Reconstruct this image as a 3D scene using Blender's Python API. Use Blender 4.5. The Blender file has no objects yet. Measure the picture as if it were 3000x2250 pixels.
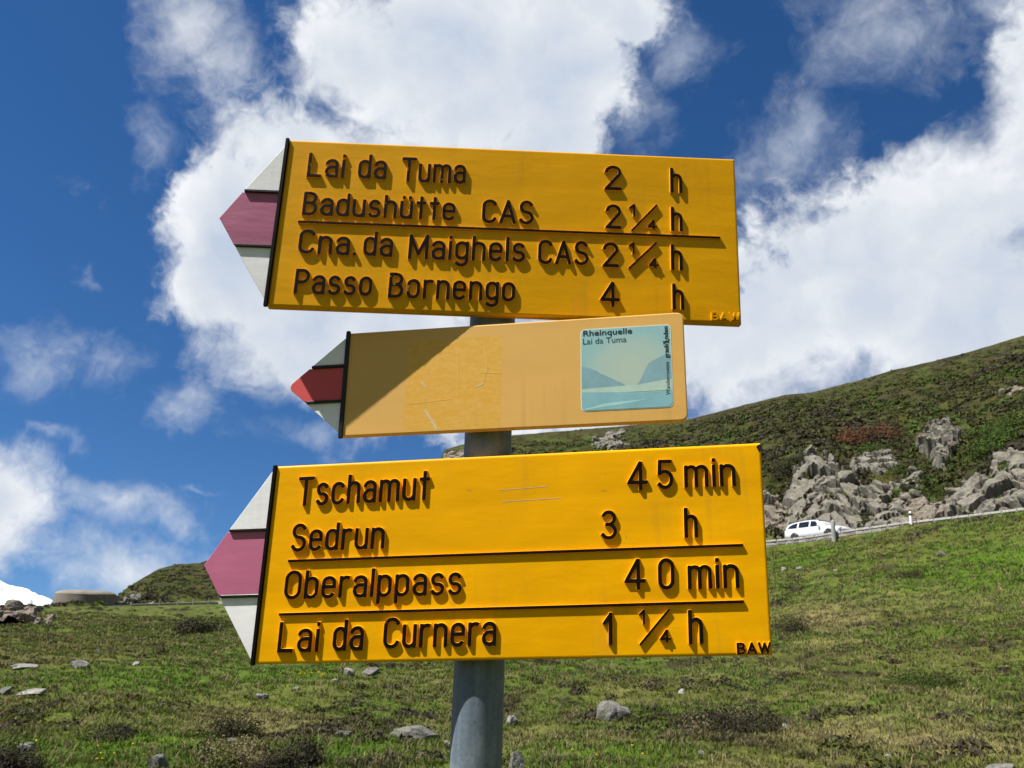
import bpy, bmesh, math, random
import numpy as np
from mathutils import Vector, Matrix, Quaternion

random.seed(7)
RNG = np.random.default_rng(11)
scene = bpy.context.scene
COL = scene.collection

# ------------------------------------------------------------------ camera
EYE = np.array([0.0, 0.0, 1.6])
PITCH, ROLL = math.radians(15.995), math.radians(1.722)
FPX, WPX, HPX = 2321.2, 3000.0, 2250.0            # focal length and frame in photo pixels
_cp, _sp, _cr, _sr = math.cos(PITCH), math.sin(PITCH), math.cos(ROLL), math.sin(ROLL)
FWD = np.array([0, _cp, _sp])
_up0 = np.array([0, -_sp, _cp]); _rt0 = np.array([1.0, 0, 0])
RIGHT = _rt0 * _cr + _up0 * _sr
UP = -_rt0 * _sr + _up0 * _cr
cam_d = bpy.data.cameras.new('camera')
cam = bpy.data.objects.new('camera', cam_d); COL.objects.link(cam)
cam_d.sensor_fit = 'HORIZONTAL'; cam_d.sensor_width = 36.0
cam_d.lens = 36.0 * FPX / WPX
cam_d.clip_start = 0.02; cam_d.clip_end = 20000
cam.matrix_world = Matrix(((RIGHT[0], UP[0], -FWD[0], EYE[0]), (RIGHT[1], UP[1], -FWD[1], EYE[1]),
                           (RIGHT[2], UP[2], -FWD[2], EYE[2]), (0, 0, 0, 1)))
cam_d.dof.use_dof = True; cam_d.dof.focus_distance = 1.05; cam_d.dof.aperture_fstop = 20.0
scene.camera = cam
scene.render.resolution_x, scene.render.resolution_y = 1024, 768

def sight(x, y):
    """unit direction of a point of the photo given in a 2212 x 1659 measure"""
    k = 3000.0 / 2212.0
    d = RIGHT * ((x * k - 1500) / FPX) + UP * ((1125 - y * k) / FPX) + FWD
    return d / np.linalg.norm(d)
def azel(x, y):
    d = sight(x, y)
    return math.atan2(d[0], d[1]), math.asin(d[2])

# ------------------------------------------------------------------ sky, sun, exposure
SUN = Vector((-0.4887, -0.1833, 0.8530)).normalized()
SUN_EL = math.asin(SUN.z); SUN_AZ = math.atan2(SUN.x, SUN.y)
world = bpy.data.worlds.new('World'); scene.world = world; world.use_nodes = True
class NT:
    """small helper to write node trees"""
    def __init__(s, tree): s.t = tree; s.n = tree.nodes; s.l = tree.links
    def put(s, sock, v):
        if isinstance(v, bpy.types.NodeSocket): s.l.new(v, sock)
        elif v is not None:
            try: sock.default_value = v
            except Exception: sock.default_value = (*v, 1.0)
    def m(s, op, a, b=None, c=None, clamp=False):
        n = s.n.new('ShaderNodeMath'); n.operation = op; n.use_clamp = clamp
        for i, v in enumerate((a, b, c)):
            if v is not None: s.put(n.inputs[i], v)
        return n.outputs[0]
    def v(s, op, a, b=None):
        n = s.n.new('ShaderNodeVectorMath'); n.operation = op
        s.put(n.inputs[0], a)
        if b is not None: s.put(n.inputs[3] if op == 'SCALE' else n.inputs[1], b)
        return n.outputs[1] if op in ('LENGTH', 'DOT_PRODUCT', 'DISTANCE') else n.outputs[0]
    def noise(s, vec, scale, detail=4, rough=0.55, dist=0.0, color=False, dims='3D'):
        n = s.n.new('ShaderNodeTexNoise'); n.noise_dimensions = dims
        if vec is not None: s.l.new(vec, n.inputs['Vector'])
        n.inputs['Scale'].default_value = scale; n.inputs['Detail'].default_value = detail
        n.inputs['Roughness'].default_value = rough; n.inputs['Distortion'].default_value = dist
        return n.outputs['Color' if color else 'Fac']
    def ramp(s, f, stops, interp='LINEAR'):
        n = s.n.new('ShaderNodeValToRGB'); n.color_ramp.interpolation = interp
        e = n.color_ramp.elements
        while len(e) < len(stops): e.new(0.5)
        for q, (p, c) in zip(e, stops):
            q.position = p; q.color = (*c, 1) if len(c) == 3 else c
        s.put(n.inputs[0], f); return n.outputs[0]
    def step(s, f, lo, hi):
        n = s.n.new('ShaderNodeMapRange'); n.interpolation_type = 'SMOOTHSTEP'; n.clamp = True
        s.put(n.inputs[0], f); s.put(n.inputs[1], lo); s.put(n.inputs[2], hi)
        n.inputs[3].default_value = 0; n.inputs[4].default_value = 1
        return n.outputs[0]
    def mix(s, f, a, b, mode='MIX'):
        n = s.n.new('ShaderNodeMix'); n.data_type = 'RGBA'; n.blend_type = mode
        s.put(n.inputs[0], f); s.put(n.inputs[6], a); s.put(n.inputs[7], b)
        return n.outputs[2]
    def xyz(s, vec):
        n = s.n.new('ShaderNodeSeparateXYZ'); s.l.new(vec, n.inputs[0]); return n.outputs
    def comb(s, x, y, z):
        n = s.n.new('ShaderNodeCombineXYZ')
        for i, q in enumerate((x, y, z)): s.put(n.inputs[i], q)
        return n.outputs[0]

def build_world():
    t = NT(world.node_tree); t.n.clear()
    out = t.n.new('ShaderNodeOutputWorld'); bg = t.n.new('ShaderNodeBackground')
    t.l.new(bg.outputs[0], out.inputs[0]); bg.inputs[1].default_value = 0.06
    sky = t.n.new('ShaderNodeTexSky'); sky.sky_type = 'NISHITA'; sky.sun_disc = False
    sky.sun_elevation = SUN_EL; sky.sun_rotation = SUN_AZ
    sky.altitude = 2000; sky.air_density = 1.0; sky.dust_density = 0.1; sky.ozone_density = 3.0
    hs = t.n.new('ShaderNodeHueSaturation'); hs.inputs['Saturation'].default_value = 1.24; hs.inputs['Value'].default_value = 0.90
    t.l.new(sky.outputs[0], hs.inputs['Color'])
    d = t.n.new('ShaderNodeTexCoord').outputs['Generated']
    X, Y, Z = t.xyz(d)
    # mountain air: the hazy band at sea-level horizon lies below these summits
    t.l.new(t.v('NORMALIZE', t.comb(X, Y, t.m('MULTIPLY_ADD', t.m('MAXIMUM', Z, 0.0), 0.9, 0.13))), sky.inputs[0])
    az = t.m('ARCTAN2', X, Y); el = t.m('ARCSINE', Z)
    half = (0.5, 0.5, 0.5)
    nb = t.noise(d, 3.4, 2, 0.5)                                                     # broad light and grey
    wc = t.v('SUBTRACT', t.noise(d, 4.5, 5, 0.62, color=True), half)                 # swirl
    dw = t.v('ADD', d, t.v('SCALE', wc, 0.16))
    n1 = t.noise(dw, 7.0, 8, 0.62)
    n2 = t.noise(dw, 30.0, 5, 0.65)
    n3 = t.noise(t.v('ADD', dw, (SUN.x * 0.05, SUN.y * 0.05, SUN.z * 0.05)), 7.0, 3, 0.55)
    p = t.v('ADD', t.comb(az, el, 0.0), t.v('MULTIPLY', wc, (0.20, 0.20, 0.0)))
    def field(blobs):
        f = None
        for (x, y, rx, ry, w) in blobs:
            a, e = azel(x, y)
            q = t.v('MULTIPLY', t.v('SUBTRACT', p, (a, e, 0.0)), (1711.0 / rx, 1711.0 / ry, 0.0))
            g = t.m('SUBTRACT', w, t.v('LENGTH', q))
            f = g if f is None else t.m('MAXIMUM', f, g)
        return f
    solid = [ # thick cumulus: photo place, half width, half height, weight
        (960, 90, 330, 220, 1), (760, 60, 220, 160, 1), (1180, 330, 190, 190, 1), (740, 330, 310, 210, 1), (540, 530, 240, 220, 1), (1200, 170, 215, 215, 1), (1010, 260, 260, 150, 1), (640, 720, 270, 160, 1),
        (860, 640, 360, 330, 1), (1180, 820, 340, 280, 1), (1290, -10, 180, 130, .9),
        (2200, 250, 130, 170, 1), (2060, 430, 270, 180, 1), (1880, 590, 270, 260, 1), (2100, 720, 330, 280, 1), (1660, 700, 250, 240, 1),
        (-10, 1115, 140, 140, 1), (-420, 500, 190, 120, 1), (2600, 250, 300, 300, 1)]
    wisp = [ # thin vapour
        (390, 30, 150, 110, 1), (1400, 60, 150, 150, .9), (1740, 300, 220, 150, .95), (1890, 80, 210, 160, .98), (2160, 40, 170, 100, 1.0), (1340, 230, 150, 190, .95), (1420, 70, 140, 120, 1.0),
        (40, 790, 130, 150, .7), (240, 750, 160, 150, .5), (105, 955, 100, 36, .8), (290, 1090, 160, 50, 1),
        (430, 1055, 45, 22, .7), (290, 1215, 190, 65, 1), (430, 850, 120, 100, .8), (320, 290, 80, 110, .8), (150, 400, 230, 70, .35), (480, 130, 120, 110, .9), (640, 930, 200, 90, .8), (110, 530, 40, 50, .4)]
    fs = field(solid); fw = field(wisp)
    # clouds go on all round outside the part of the sky that is in view
    ca, ce = azel(1106, 560)
    off = t.v('LENGTH', t.v('MULTIPLY', t.v('SUBTRACT', t.comb(az, el, 0.0), (ca, ce, 0.0)), (1.15, 1.3, 0)))
    rest = t.m('ADD', t.m('MULTIPLY_ADD', t.m('SUBTRACT', nb, 0.47), 5.0, 0.0), t.m('MULTIPLY', t.step(off, 1.1, 0.85), -5.0))
    fs = t.m('MAXIMUM', fs, rest)
    r1 = t.m('SUBTRACT', n1, 0.5); r2 = t.m('SUBTRACT', n2, 0.5)
    ds = t.m('ADD', fs, t.m('MULTIPLY_ADD', r1, 1.45, t.m('MULTIPLY', r2, 0.45)))
    soft = t.m('MULTIPLY_ADD', t.step(nb, 0.40, 0.60), 0.60, 0.30)
    a1 = t.step(ds, -0.02, soft)
    dwp = t.m('ADD', fw, t.m('MULTIPLY_ADD', r1, 2.6, t.m('MULTIPLY', r2, 0.7)))
    a2 = t.m('MULTIPLY', t.step(dwp, -0.1, 1.6), 0.85)
    al = t.m('SUBTRACT', t.m('ADD', a1, a2), t.m('MULTIPLY', a1, a2))
    # tone of the vapour: sun side bright, thick parts greyer
    tone = t.m('ADD', t.m('MULTIPLY', t.m('SUBTRACT', n1, n3), 0.95), t.m('MULTIPLY_ADD', t.step(ds, 0.10, 1.1), -0.27, 0.90))
    tone = t.m('ADD', tone, t.m('MULTIPLY_ADD', t.m('SUBTRACT', nb, 0.5), 0.95, t.m('MULTIPLY', r2, 0.06)))
    tone = t.m('MULTIPLY', tone, t.m('MULTIPLY_ADD', a1, 0.22, 0.78), clamp=True)
    colr = t.ramp(tone, [(0.20, (3.9, 4.7, 6.3)), (0.50, (5.0, 5.7, 6.9)), (0.75, (6.5, 6.9, 7.5)), (1.0, (8.4, 8.6, 8.9))])
    t.put(bg.inputs[0], t.mix(al, t.mix(1.0, hs.outputs[0], (0.92, 0.98, 1.07, 1), 'MULTIPLY'), colr))
    world.cycles.sampling_method = 'MANUAL'; world.cycles.sample_map_resolution = 256
build_world()

sun_d = bpy.data.lights.new('sun', 'SUN'); sun_d.energy = 5.0; sun_d.angle = math.radians(0.53); sun_d.color = (1.0, 0.965, 0.91)
sun = bpy.data.objects.new('sun', sun_d); COL.objects.link(sun)
sun.rotation_euler = (-SUN).to_track_quat('-Z', 'Y').to_euler(); sun.location = (-20, -8, 40)
vs = scene.view_settings
vs.view_transform = 'Standard'; vs.look = 'None'; vs.exposure = 0.9; vs.gamma = 1.0; vs.use_curve_mapping = False
scene.cycles.max_bounces = 6; scene.cycles.diffuse_bounces = 3; scene.cycles.glossy_bounces = 3
scene.cycles.use_denoising = True

# ------------------------------------------------------------------ object helpers
def link(name, mesh, mats=(), parent=None):
    o = bpy.data.objects.new(name, mesh); COL.objects.link(o)
    for q in (mats if isinstance(mats, (list, tuple)) else [mats]):
        if len(mesh.materials) < (len(mats) if isinstance(mats, (list, tuple)) else 1): mesh.materials.append(q)
    if parent is not None: o.parent = parent
    return o
def empty(name, M=None, loc=None):
    o = bpy.data.objects.new(name, None); COL.objects.link(o); o.empty_display_size = 0.1
    if M is not None: o.matrix_world = M
    if loc is not None: o.location = loc
    return o
def tag(o, label=None, cat=None, group=None, kind=None):
    if label: o['label'] = label
    if cat: o['category'] = cat
    if group: o['group'] = group
    if kind: o['kind'] = kind
    return o
def mesh_py(name, v, f, smooth=False):
    m = bpy.data.meshes.new(name); m.from_pydata([tuple(map(float, q)) for q in v], [], f); m.update()
    if smooth: m.polygons.foreach_set('use_smooth', [True] * len(m.polygons))
    return m
def mesh_np(name, co, tri, col=None, smooth=False, k=3):
    """big meshes straight from arrays: co (n,3), tri (m,k), col (n,3)"""
    co = np.asarray(co, np.float32); tri = np.asarray(tri, np.int32)
    m = bpy.data.meshes.new(name); m.vertices.add(len(co)); m.vertices.foreach_set('co', co.ravel())
    m.loops.add(tri.size); m.loops.foreach_set('vertex_index', tri.ravel())
    m.polygons.add(len(tri)); m.polygons.foreach_set('loop_start', np.arange(len(tri), dtype=np.int32) * k)
    try: m.polygons.foreach_set('loop_total', np.full(len(tri), k, np.int32))
    except Exception: pass
    m.polygons.foreach_set('use_smooth', np.full(len(tri), smooth))
    if col is not None:
        a = m.color_attributes.new('tint', 'FLOAT_COLOR', 'POINT')
        a.data.foreach_set('color', np.concatenate([np.asarray(col, np.float32), np.ones((len(co), 1), np.float32)], 1).ravel())
    m.update(); m.validate(); return m

# ------------------------------------------------------------------ numpy noise
def _h(ix, iy, s):
    n = (ix.astype(np.int64) * 374761393 + iy.astype(np.int64) * 668265263 + s * 1442695041) & 0xffffffff
    n = ((n ^ (n >> 13)) * 1274126177) & 0xffffffff
    return ((n ^ (n >> 16)) & 0xffff) / 65535.0
def vnoise(x, y, s=0):
    ix, iy = np.floor(x), np.floor(y); fx, fy = x - ix, y - iy
    fx = fx * fx * fx * (fx * (fx * 6 - 15) + 10); fy = fy * fy * fy * (fy * (fy * 6 - 15) + 10)
    a, b, c, d = _h(ix, iy, s), _h(ix + 1, iy, s), _h(ix, iy + 1, s), _h(ix + 1, iy + 1, s)
    return (a + (b - a) * fx) * (1 - fy) + (c + (d - c) * fx) * fy
def fbm(x, y, o=4, s=0, g=0.5):
    t = 0; a = 1.0; w = 0
    for i in range(o):
        t = t + a * vnoise(x * 2 ** i + 17.3 * i, y * 2 ** i - 9.1 * i, s + i); w += a; a *= g
    return t / w
def sstep(x, a, b):
    t = np.clip((x - a) / (b - a), 0, 1); return t * t * (3 - 2 * t)

# ------------------------------------------------------------------ terrain
# the lie of the land: lines that run across the slope, each as (photo x, photo y, distance in metres)
LINES = [
 [(0, 1659, 8.4), (553, 1659, 8.0), (1106, 1659, 8.0), (1660, 1659, 8.1), (2212, 1659, 8.5)],
 [(0, 1540, 12.5), (553, 1540, 12.5), (1106, 1540, 13), (1660, 1540, 13), (2212, 1540, 13)],
 [(0, 1440, 20), (553, 1440, 21), (1106, 1440, 22), (1660, 1440, 22), (2212, 1440, 20.5)],
 [(0, 1365, 38), (300, 1367, 38), (553, 1365, 38), (1106, 1365, 36), (1660, 1340, 35), (1950, 1310, 34), (2212, 1300, 33)],
 [(0, 1338, 55), (230, 1336, 62), (470, 1338, 65), (1106, 1290, 50), (1660, 1250, 48), (1950, 1220, 45), (2212, 1200, 42.5)],
 # lower edge of the road bench
 [(0, 1318, 72), (120, 1312, 90), (230, 1311, 115), (300, 1309, 128), (470, 1305, 138), (700, 1285, 118), (950, 1258, 98), (1110, 1240, 86),
  (1300, 1220, 76), (1485, 1210, 68), (1660, 1192, 62), (1739, 1182, 60.4), (1800, 1171, 59), (1846, 1161, 58), (1950, 1135, 56), (2212, 1103, 51.5)],
 # road level at that edge
 [(0, 1318, 72.3), (120, 1312, 90.3), (230, 1310.5, 115.3), (300, 1307, 128.3), (470, 1302, 138.3), (700, 1281, 118.3), (950, 1250, 98.3),
  (1110, 1230, 86.3), (1300, 1209, 76.3), (1485, 1196, 68.3), (1660, 1178.5, 62.3), (1739, 1171, 60.7), (1800, 1162, 59.3), (1846, 1155, 58.3), (1950, 1141, 56.3), (2212, 1112, 51.8)],
 # far edge of the road
 [(0, 1319, 76), (120, 1314, 96), (230, 1311, 122), (300, 1306.5, 135), (470, 1301.5, 145), (700, 1283, 125), (950, 1254, 105),
  (1110, 1235, 93), (1300, 1216, 83), (1485, 1198, 75), (1660, 1182, 69), (1800, 1168, 66), (1950, 1155, 63), (2212, 1125, 58)],
 # top of the rock cutting
 [(0, 1340, 90), (120, 1326, 110), (230, 1311, 132), (300, 1295, 143), (380, 1285, 151), (470, 1280, 154), (700, 1245, 138), (950, 1165, 118),
  (1110, 1120, 106), (1300, 1090, 95), (1485, 1060, 86), (1660, 1030, 79), (1755, 990, 77), (1860, 1030, 74), (1950, 1045, 71), (2080, 1025, 68), (2212, 990, 65)],
 # skyline
 [(0, 1362, 200), (120, 1350, 200), (215, 1309, 175), (240, 1299, 178), (270, 1272, 182), (300, 1253, 185), (340, 1230, 188), (380, 1219, 190),
  (430, 1216, 192), (470, 1204, 195), (700, 1120, 190), (900, 1040, 172), (948, 1000, 161), (956, 985, 158), (959, 972, 157), (1000, 960, 155), (1060, 948, 152),
  (1110, 938, 150), (1300, 924, 146), (1485, 907, 140), (1575, 881, 138), (1695, 852, 136), (1748, 847, 135), (1841, 824, 133),
  (1941, 796, 131), (2075, 767, 130), (2141, 748, 130), (2212, 725, 130)],
]
FEAT = []
for ln in LINES:
    q = []
    for (x, y, r) in ln:
        a, e = azel(x, y); q.append((a, r, EYE[2] + r * math.tan(e)))
    q.sort(); FEAT.append(np.array(q))
FEAT[7][:, 2] = np.interp(FEAT[7][:, 0], FEAT[6][:, 0], FEAT[6][:, 2])      # the road is level across
def profile(az):
    """distance and height of every line at the given bearings -> two arrays (lines+2, n)"""
    azc = np.asarray(az, float)
    R = [np.zeros_like(azc)]; Zs = [np.zeros_like(azc)]
    back = sstep(np.abs(azc), 0.9, 1.9)
    for f in FEAT:
        r = np.interp(azc, f[:, 0], f[:, 1]); z = np.interp(azc, f[:, 0], f[:, 2])
        # beyond the photo the slope keeps rising gently to the right
        z = z + np.clip(azc - f[-1, 0], 0, 0.5) * r * 0.12
        # unseen rise added behind the viewer to cut and warm the ambient light
        R.append(r); Zs.append(z * (1 - 0.8 * back) + sstep(np.abs(azc), 1.7, 2.5) * 0.34 * np.clip(r - 9, 0, None))
    R.append(R[-1] + 70); Zs.append(Zs[-1] - 14)
    R.append(R[-1] + 700); Zs.append(Zs[-1] - 160)
    return np.array(R), np.array(Zs)
def bumps(x, y, t):
    """t = which band of the profile (float index)"""
    meadow = sstep(t, 0.4, 1.2) * (1 - sstep(t, 5.3, 5.95))
    hill = sstep(t, 8.2, 9.1)
    r = np.hypot(x, y)
    b = meadow * ((fbm(x * 0.55, y * 0.55, 4, 3) - 0.5) * (0.32 + r * 0.006) + (fbm(x * 2.3, y * 2.3, 3, 8) - 0.5) * 0.10)
    crest = 1 - 0.8 * sstep(t, 9.7, 10.0) * (1 - sstep(t, 10.0, 10.3))
    b = b + hill * crest * ((fbm(x * 0.10, y * 0.10, 5, 21) - 0.5) * 2.2 + (fbm(x * 0.8, y * 0.8, 3, 5) - 0.5) * 0.7)
    cut = sstep(t, 8.05, 8.3) * (1 - sstep(t, 8.7, 9.4))
    b = b + cut * (fbm(x * 0.35, y * 0.35, 4, 33) - 0.5) * 2.2
    return b
def height(x, y):
    x = np.atleast_1d(np.asarray(x, float)); y = np.atleast_1d(np.asarray(y, float))
    r = np.hypot(x, y); R, Zs = profile(np.arctan2(x, y))
    z = np.zeros_like(r); t = np.zeros_like(r)
    for i in range(len(R) - 1):
        m = (r >= R[i]) & ((r < R[i + 1]) | (i == len(R) - 2))
        f = np.where(m, (r - R[i]) / np.maximum(R[i + 1] - R[i], 1e-6), 0)
        z = np.where(m, Zs[i] + (Zs[i + 1] - Zs[i]) * f, z); t = np.where(m, i + f, t)
    return z + bumps(x, y, t), t
def on_ground(x, y, rmin=5.0):
    """where the line of sight through a photo point meets the land: (point, distance)"""
    d = sight(x, y); h = np.hypot(d[0], d[1])
    rr = np.geomspace(rmin, 320, 6000)
    px, py = d[0] / h * rr, d[1] / h * rr
    z, _ = height(px, py); zz = EYE[2] + d[2] / h * rr
    below = np.nonzero(zz <= z)[0]
    i = below[0] if len(below) else len(rr) - 1
    return np.array([px[i], py[i], z[i]]), rr[i]

# colours of the ground cover, albedo
C_GREEN = np.array([0.056, 0.088, 0.010]); C_LUSH = np.array([0.054, 0.104, 0.006]); C_OLIVE = np.array([0.076, 0.090, 0.017])
C_STRAW = np.array([0.215, 0.172, 0.084]); C_HEATH = np.array([0.032, 0.026, 0.015]); C_MOSS = np.array([0.034, 0.036, 0.008])
C_JUNI = np.array([0.038, 0.062, 0.008]); C_SOIL = np.array([0.10, 0.082, 0.05])
LUSH_AT = [(150, 1625, 260, 40), (720, 1630, 130, 30), (1320, 1635, 170, 25), (620, 1450, 150, 40), (2150, 1230, 260, 70), (1720, 1205, 90, 20), (330, 1465, 200, 30)]
STRAW_AT = [(1800, 1330, 110, 40), (1990, 1290, 150, 40), (1620, 1560, 120, 25), (560, 1545, 150, 22), (2150, 1290, 80, 35), (1900, 1600, 260, 50), (540, 1620, 60, 40)]
def _patches(lst):
    o = []
    for (x, y, rx, ry) in lst:
        c, r = on_ground(x, y)
        c2, r2 = on_ground(x, y - ry); w = rx * r / 1711
        o.append((c[0], c[1], w, max(abs(r2 - r), w * 0.35)))
    return o
LUSH_W, STRAW_W = _patches(LUSH_AT), _patches(STRAW_AT)
def patch_field(x, y, ps):
    f = np.zeros_like(x)
    r = np.hypot(x, y); a = np.arctan2(x, y)
    for (cx, cy, w, dpt) in ps:
        rc = math.hypot(cx, cy); ac = math.atan2(cx, cy)
        q = ((a - ac) * rc / w) ** 2 + ((r - rc) / dpt) ** 2
        f = np.maximum(f, np.exp(-q * 1.2))
    return f
def cover(x, y, t):
    """albedo of the plant cover at places x, y (t: band of the land)"""
    n1 = fbm(x * 0.35, y * 0.35, 4, 51); n2 = fbm(x * 1.7, y * 1.7, 3, 61); n3 = fbm(x * 0.12, y * 0.12, 3, 71); n4 = fbm(x * 0.9, y * 0.9, 4, 81)
    c = C_GREEN + (C_OLIVE - C_GREEN) * sstep(n1, 0.38, 0.62)[:, None]
    lu = np.clip(patch_field(x, y, LUSH_W) * 1.25 + (n2 - 0.5) * 0.9 - 0.12, 0, 1)
    c = c + (C_LUSH - c) * (lu * 0.95)[:, None]
    st = np.clip(patch_field(x, y, STRAW_W) * 0.9 + sstep(n4, 0.57, 0.72) * 0.4 + (n2 - 0.6) * 0.9, 0, 1) * (1 - lu)
    c = c + (C_STRAW - c) * (st * 0.7)[:, None]
    he = sstep(n4 + (n2 - 0.5) * 0.35, 0.36, 0.27) * (1 - lu)
    c = c + (C_HEATH - c) * (he * 0.8)[:, None]
    hill = sstep(t, 8.0, 8.5)
    hc = C_MOSS + (C_HEATH - C_MOSS) * (0.7 * sstep(n3 + (n4 - 0.5) * 0.5, 0.46, 0.66))[:, None]
    hc = hc + (C_JUNI - hc) * (sstep(n1 + (n2 - 0.5) * 0.4, 0.56, 0.72) * 0.6)[:, None]
    hc = hc + (C_OLIVE * 0.5 - hc) * (sstep(n4, 0.56, 0.7) * 0.5)[:, None]
    hc = hc * (0.65 + 0.6 * sstep(fbm(x * 0.5, y * 0.5, 5, 97, 0.65), 0.3, 0.72))[:, None]
    return c + (hc - c) * hill[:, None]

def build_terrain():
    az = np.concatenate([np.linspace(-math.pi, -0.80, 70)[:-1], np.linspace(-0.80, 0.85, 520), np.linspace(0.85, math.pi, 70)[1:]])
    sub = [7, 34, 46, 46, 34, 34, 2, 6, 26, 90, 10, 8]
    R, Zs = profile(az)
    rows_r, rows_z, rows_t = [], [], []
    for i, s in enumerate(sub):
        for j in range(s):
            f = j / s
            rows_r.append(R[i] + (R[i + 1] - R[i]) * f); rows_z.append(Zs[i] + (Zs[i + 1] - Zs[i]) * f); rows_t.append(i + f)
    rows_r.append(R[-1]); rows_z.append(Zs[-1]); rows_t.append(len(sub))
    rr, zz = np.array(rows_r), np.array(rows_z); rr[0] = 0.05
    tt = np.repeat(np.array(rows_t)[:, None], len(az), 1)
    X, Y = rr * np.sin(az), rr * np.cos(az)
    Z = zz + bumps(X, Y, tt)
    n, k = X.shape
    co = np.stack([X.ravel(), Y.ravel(), Z.ravel()], 1)
    i, j = np.meshgrid(np.arange(n - 1), np.arange(k - 1), indexing='ij')
    q = np.stack([i * k + j, i * k + j + 1, (i + 1) * k + j + 1, (i + 1) * k + j], -1).reshape(-1, 4)[:, ::-1]
    col = cover(co[:, 0], co[:, 1], tt.ravel()) * 0.95 + C_SOIL * 0.08
    m = mesh_np('ground', co, q, col, True, 4)
    mt = bpy.data.materials.new('turf'); mt.use_nodes = True
    t = NT(mt.node_tree); b = t.n['Principled BSDF']
    va = t.n.new('ShaderNodeVertexColor'); va.layer_name = 'tint'
    pos = t.n.new('ShaderNodeNewGeometry').outputs['Position']
    f1 = t.noise(pos, 6.0, 6, 0.65); f2 = t.noise(pos, 28.0, 4, 0.6); f3 = t.noise(pos, 1.3, 5, 0.6)
    k1 = t.ramp(f1, [(0.25, (0.6, 0.58, 0.55)), (0.5, (1.0, 1.0, 0.95)), (0.75, (1.5, 1.42, 1.25))])
    k2 = t.ramp(f2, [(0.3, (0.5, 0.5, 0.45)), (0.7, (1.35, 1.35, 1.3))])
    k3 = t.ramp(f3, [(0.3, (0.72, 0.72, 0.72)), (0.7, (1.25, 1.22, 1.2))])
    c = t.mix(1.0, t.mix(1.0, t.mix(1.0, va.outputs[0], k1, 'MULTIPLY'), k2, 'MULTIPLY'), k3, 'MULTIPLY')
    t.put(b.inputs['Base Color'], c); b.inputs['Roughness'].default_value = 0.95; b.inputs['Specular IOR Level'].default_value = 0.1
    bp = t.n.new('ShaderNodeBump'); bp.inputs['Strength'].default_value = 0.9; bp.inputs['Distance'].default_value = 0.25
    t.put(bp.inputs['Height'], t.m('ADD', f3, t.m('MULTIPLY', f1, 0.5))); t.put(b.inputs['Normal'], bp.outputs[0])
    o = link('ground', m, mt); tag(o, kind='structure')
build_terrain()

def leaf_mat(name, rough=0.75, trans=0.25):
    mt = bpy.data.materials.new(name); mt.use_nodes = True
    t = NT(mt.node_tree); b = t.n['Principled BSDF']
    va = t.n.new('ShaderNodeVertexColor'); va.layer_name = 'tint'
    t.put(b.inputs['Base Color'], va.outputs[0]); b.inputs['Roughness'].default_value = rough
    b.inputs['Specular IOR Level'].default_value = 0.2
    tr = t.n.new('ShaderNodeBsdfTranslucent'); t.put(tr.inputs[0], va.outputs[0])
    mx = t.n.new('ShaderNodeMixShader'); mx.inputs[0].default_value = trans
    t.l.new(b.outputs[0], mx.inputs[1]); t.l.new(tr.outputs[0], mx.inputs[2])
    t.l.new(mx.outputs[0], t.n['Material Output'].inputs[0])
    return mt
M_LEAF = leaf_mat('grass_blade'); M_HEATH = leaf_mat('heath_leaf', 0.8, 0.15)

# ------------------------------------------------------------------ rock material and maker
def rock_mat(name, a, b_, lich=(0.30, 0.31, 0.16), scale=1.0):
    mt = bpy.data.materials.new(name); mt.use_nodes = True
    t = NT(mt.node_tree); b = t.n['Principled BSDF']
    pos = t.n.new('ShaderNodeNewGeometry').outputs['Position']
    n1 = t.noise(pos, 1.1 * scale, 6, 0.65); n2 = t.noise(pos, 7.0 * scale, 6, 0.7); n3 = t.noise(pos, 2.3 * scale, 5, 0.6, 1.0)
    c = t.ramp(n1, [(0.3, a), (0.7, b_)])
    c = t.mix(t.step(n3, 0.55, 0.68), c, (*lich, 1))
    c = t.mix(1.0, c, t.ramp(n2, [(0.25, (0.30, 0.29, 0.28)), (0.45, (0.9, 0.9, 0.9)), (0.8, (1.35, 1.33, 1.3))]), 'MULTIPLY')
    t.put(b.inputs['Base Color'], c); b.inputs['Roughness'].default_value = 0.9; b.inputs['Specular IOR Level'].default_value = 0.2
    wv = t.n.new('ShaderNodeTexVoronoi'); wv.feature = 'DISTANCE_TO_EDGE'; wv.inputs['Scale'].default_value = 1.6 * scale
    t.l.new(t.v('ADD', pos, t.v('SCALE', t.noise(pos, 2.0 * scale, 3, 0.6, color=True), 0.5)), wv.inputs['Vector'])
    h = t.m('ADD', t.m('MULTIPLY', t.step(wv.outputs['Distance'], 0.0, 0.06), 0.6), n2)
    bp = t.n.new('ShaderNodeBump'); bp.inputs['Strength'].default_value = 0.8; bp.inputs['Distance'].default_value = 0.05 / scale
    t.put(bp.inputs['Height'], h); t.put(b.inputs['Normal'], bp.outputs[0])
    return mt
M_ROCK = rock_mat('gneiss', (0.112, 0.102, 0.083), (0.205, 0.188, 0.155), (0.15, 0.148, 0.08))
M_ROCKW = rock_mat('warm_gneiss', (0.125, 0.103, 0.082), (0.215, 0.18, 0.145), (0.17, 0.155, 0.10))
M_STONE = rock_mat('meadow_stone', (0.10, 0.098, 0.088), (0.19, 0.18, 0.165), (0.12, 0.12, 0.07), 3.0)
M_PALE = rock_mat('pale_stone', (0.18, 0.175, 0.155), (0.32, 0.31, 0.28), (0.19, 0.185, 0.12), 5.0)
_ico = {}
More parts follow.
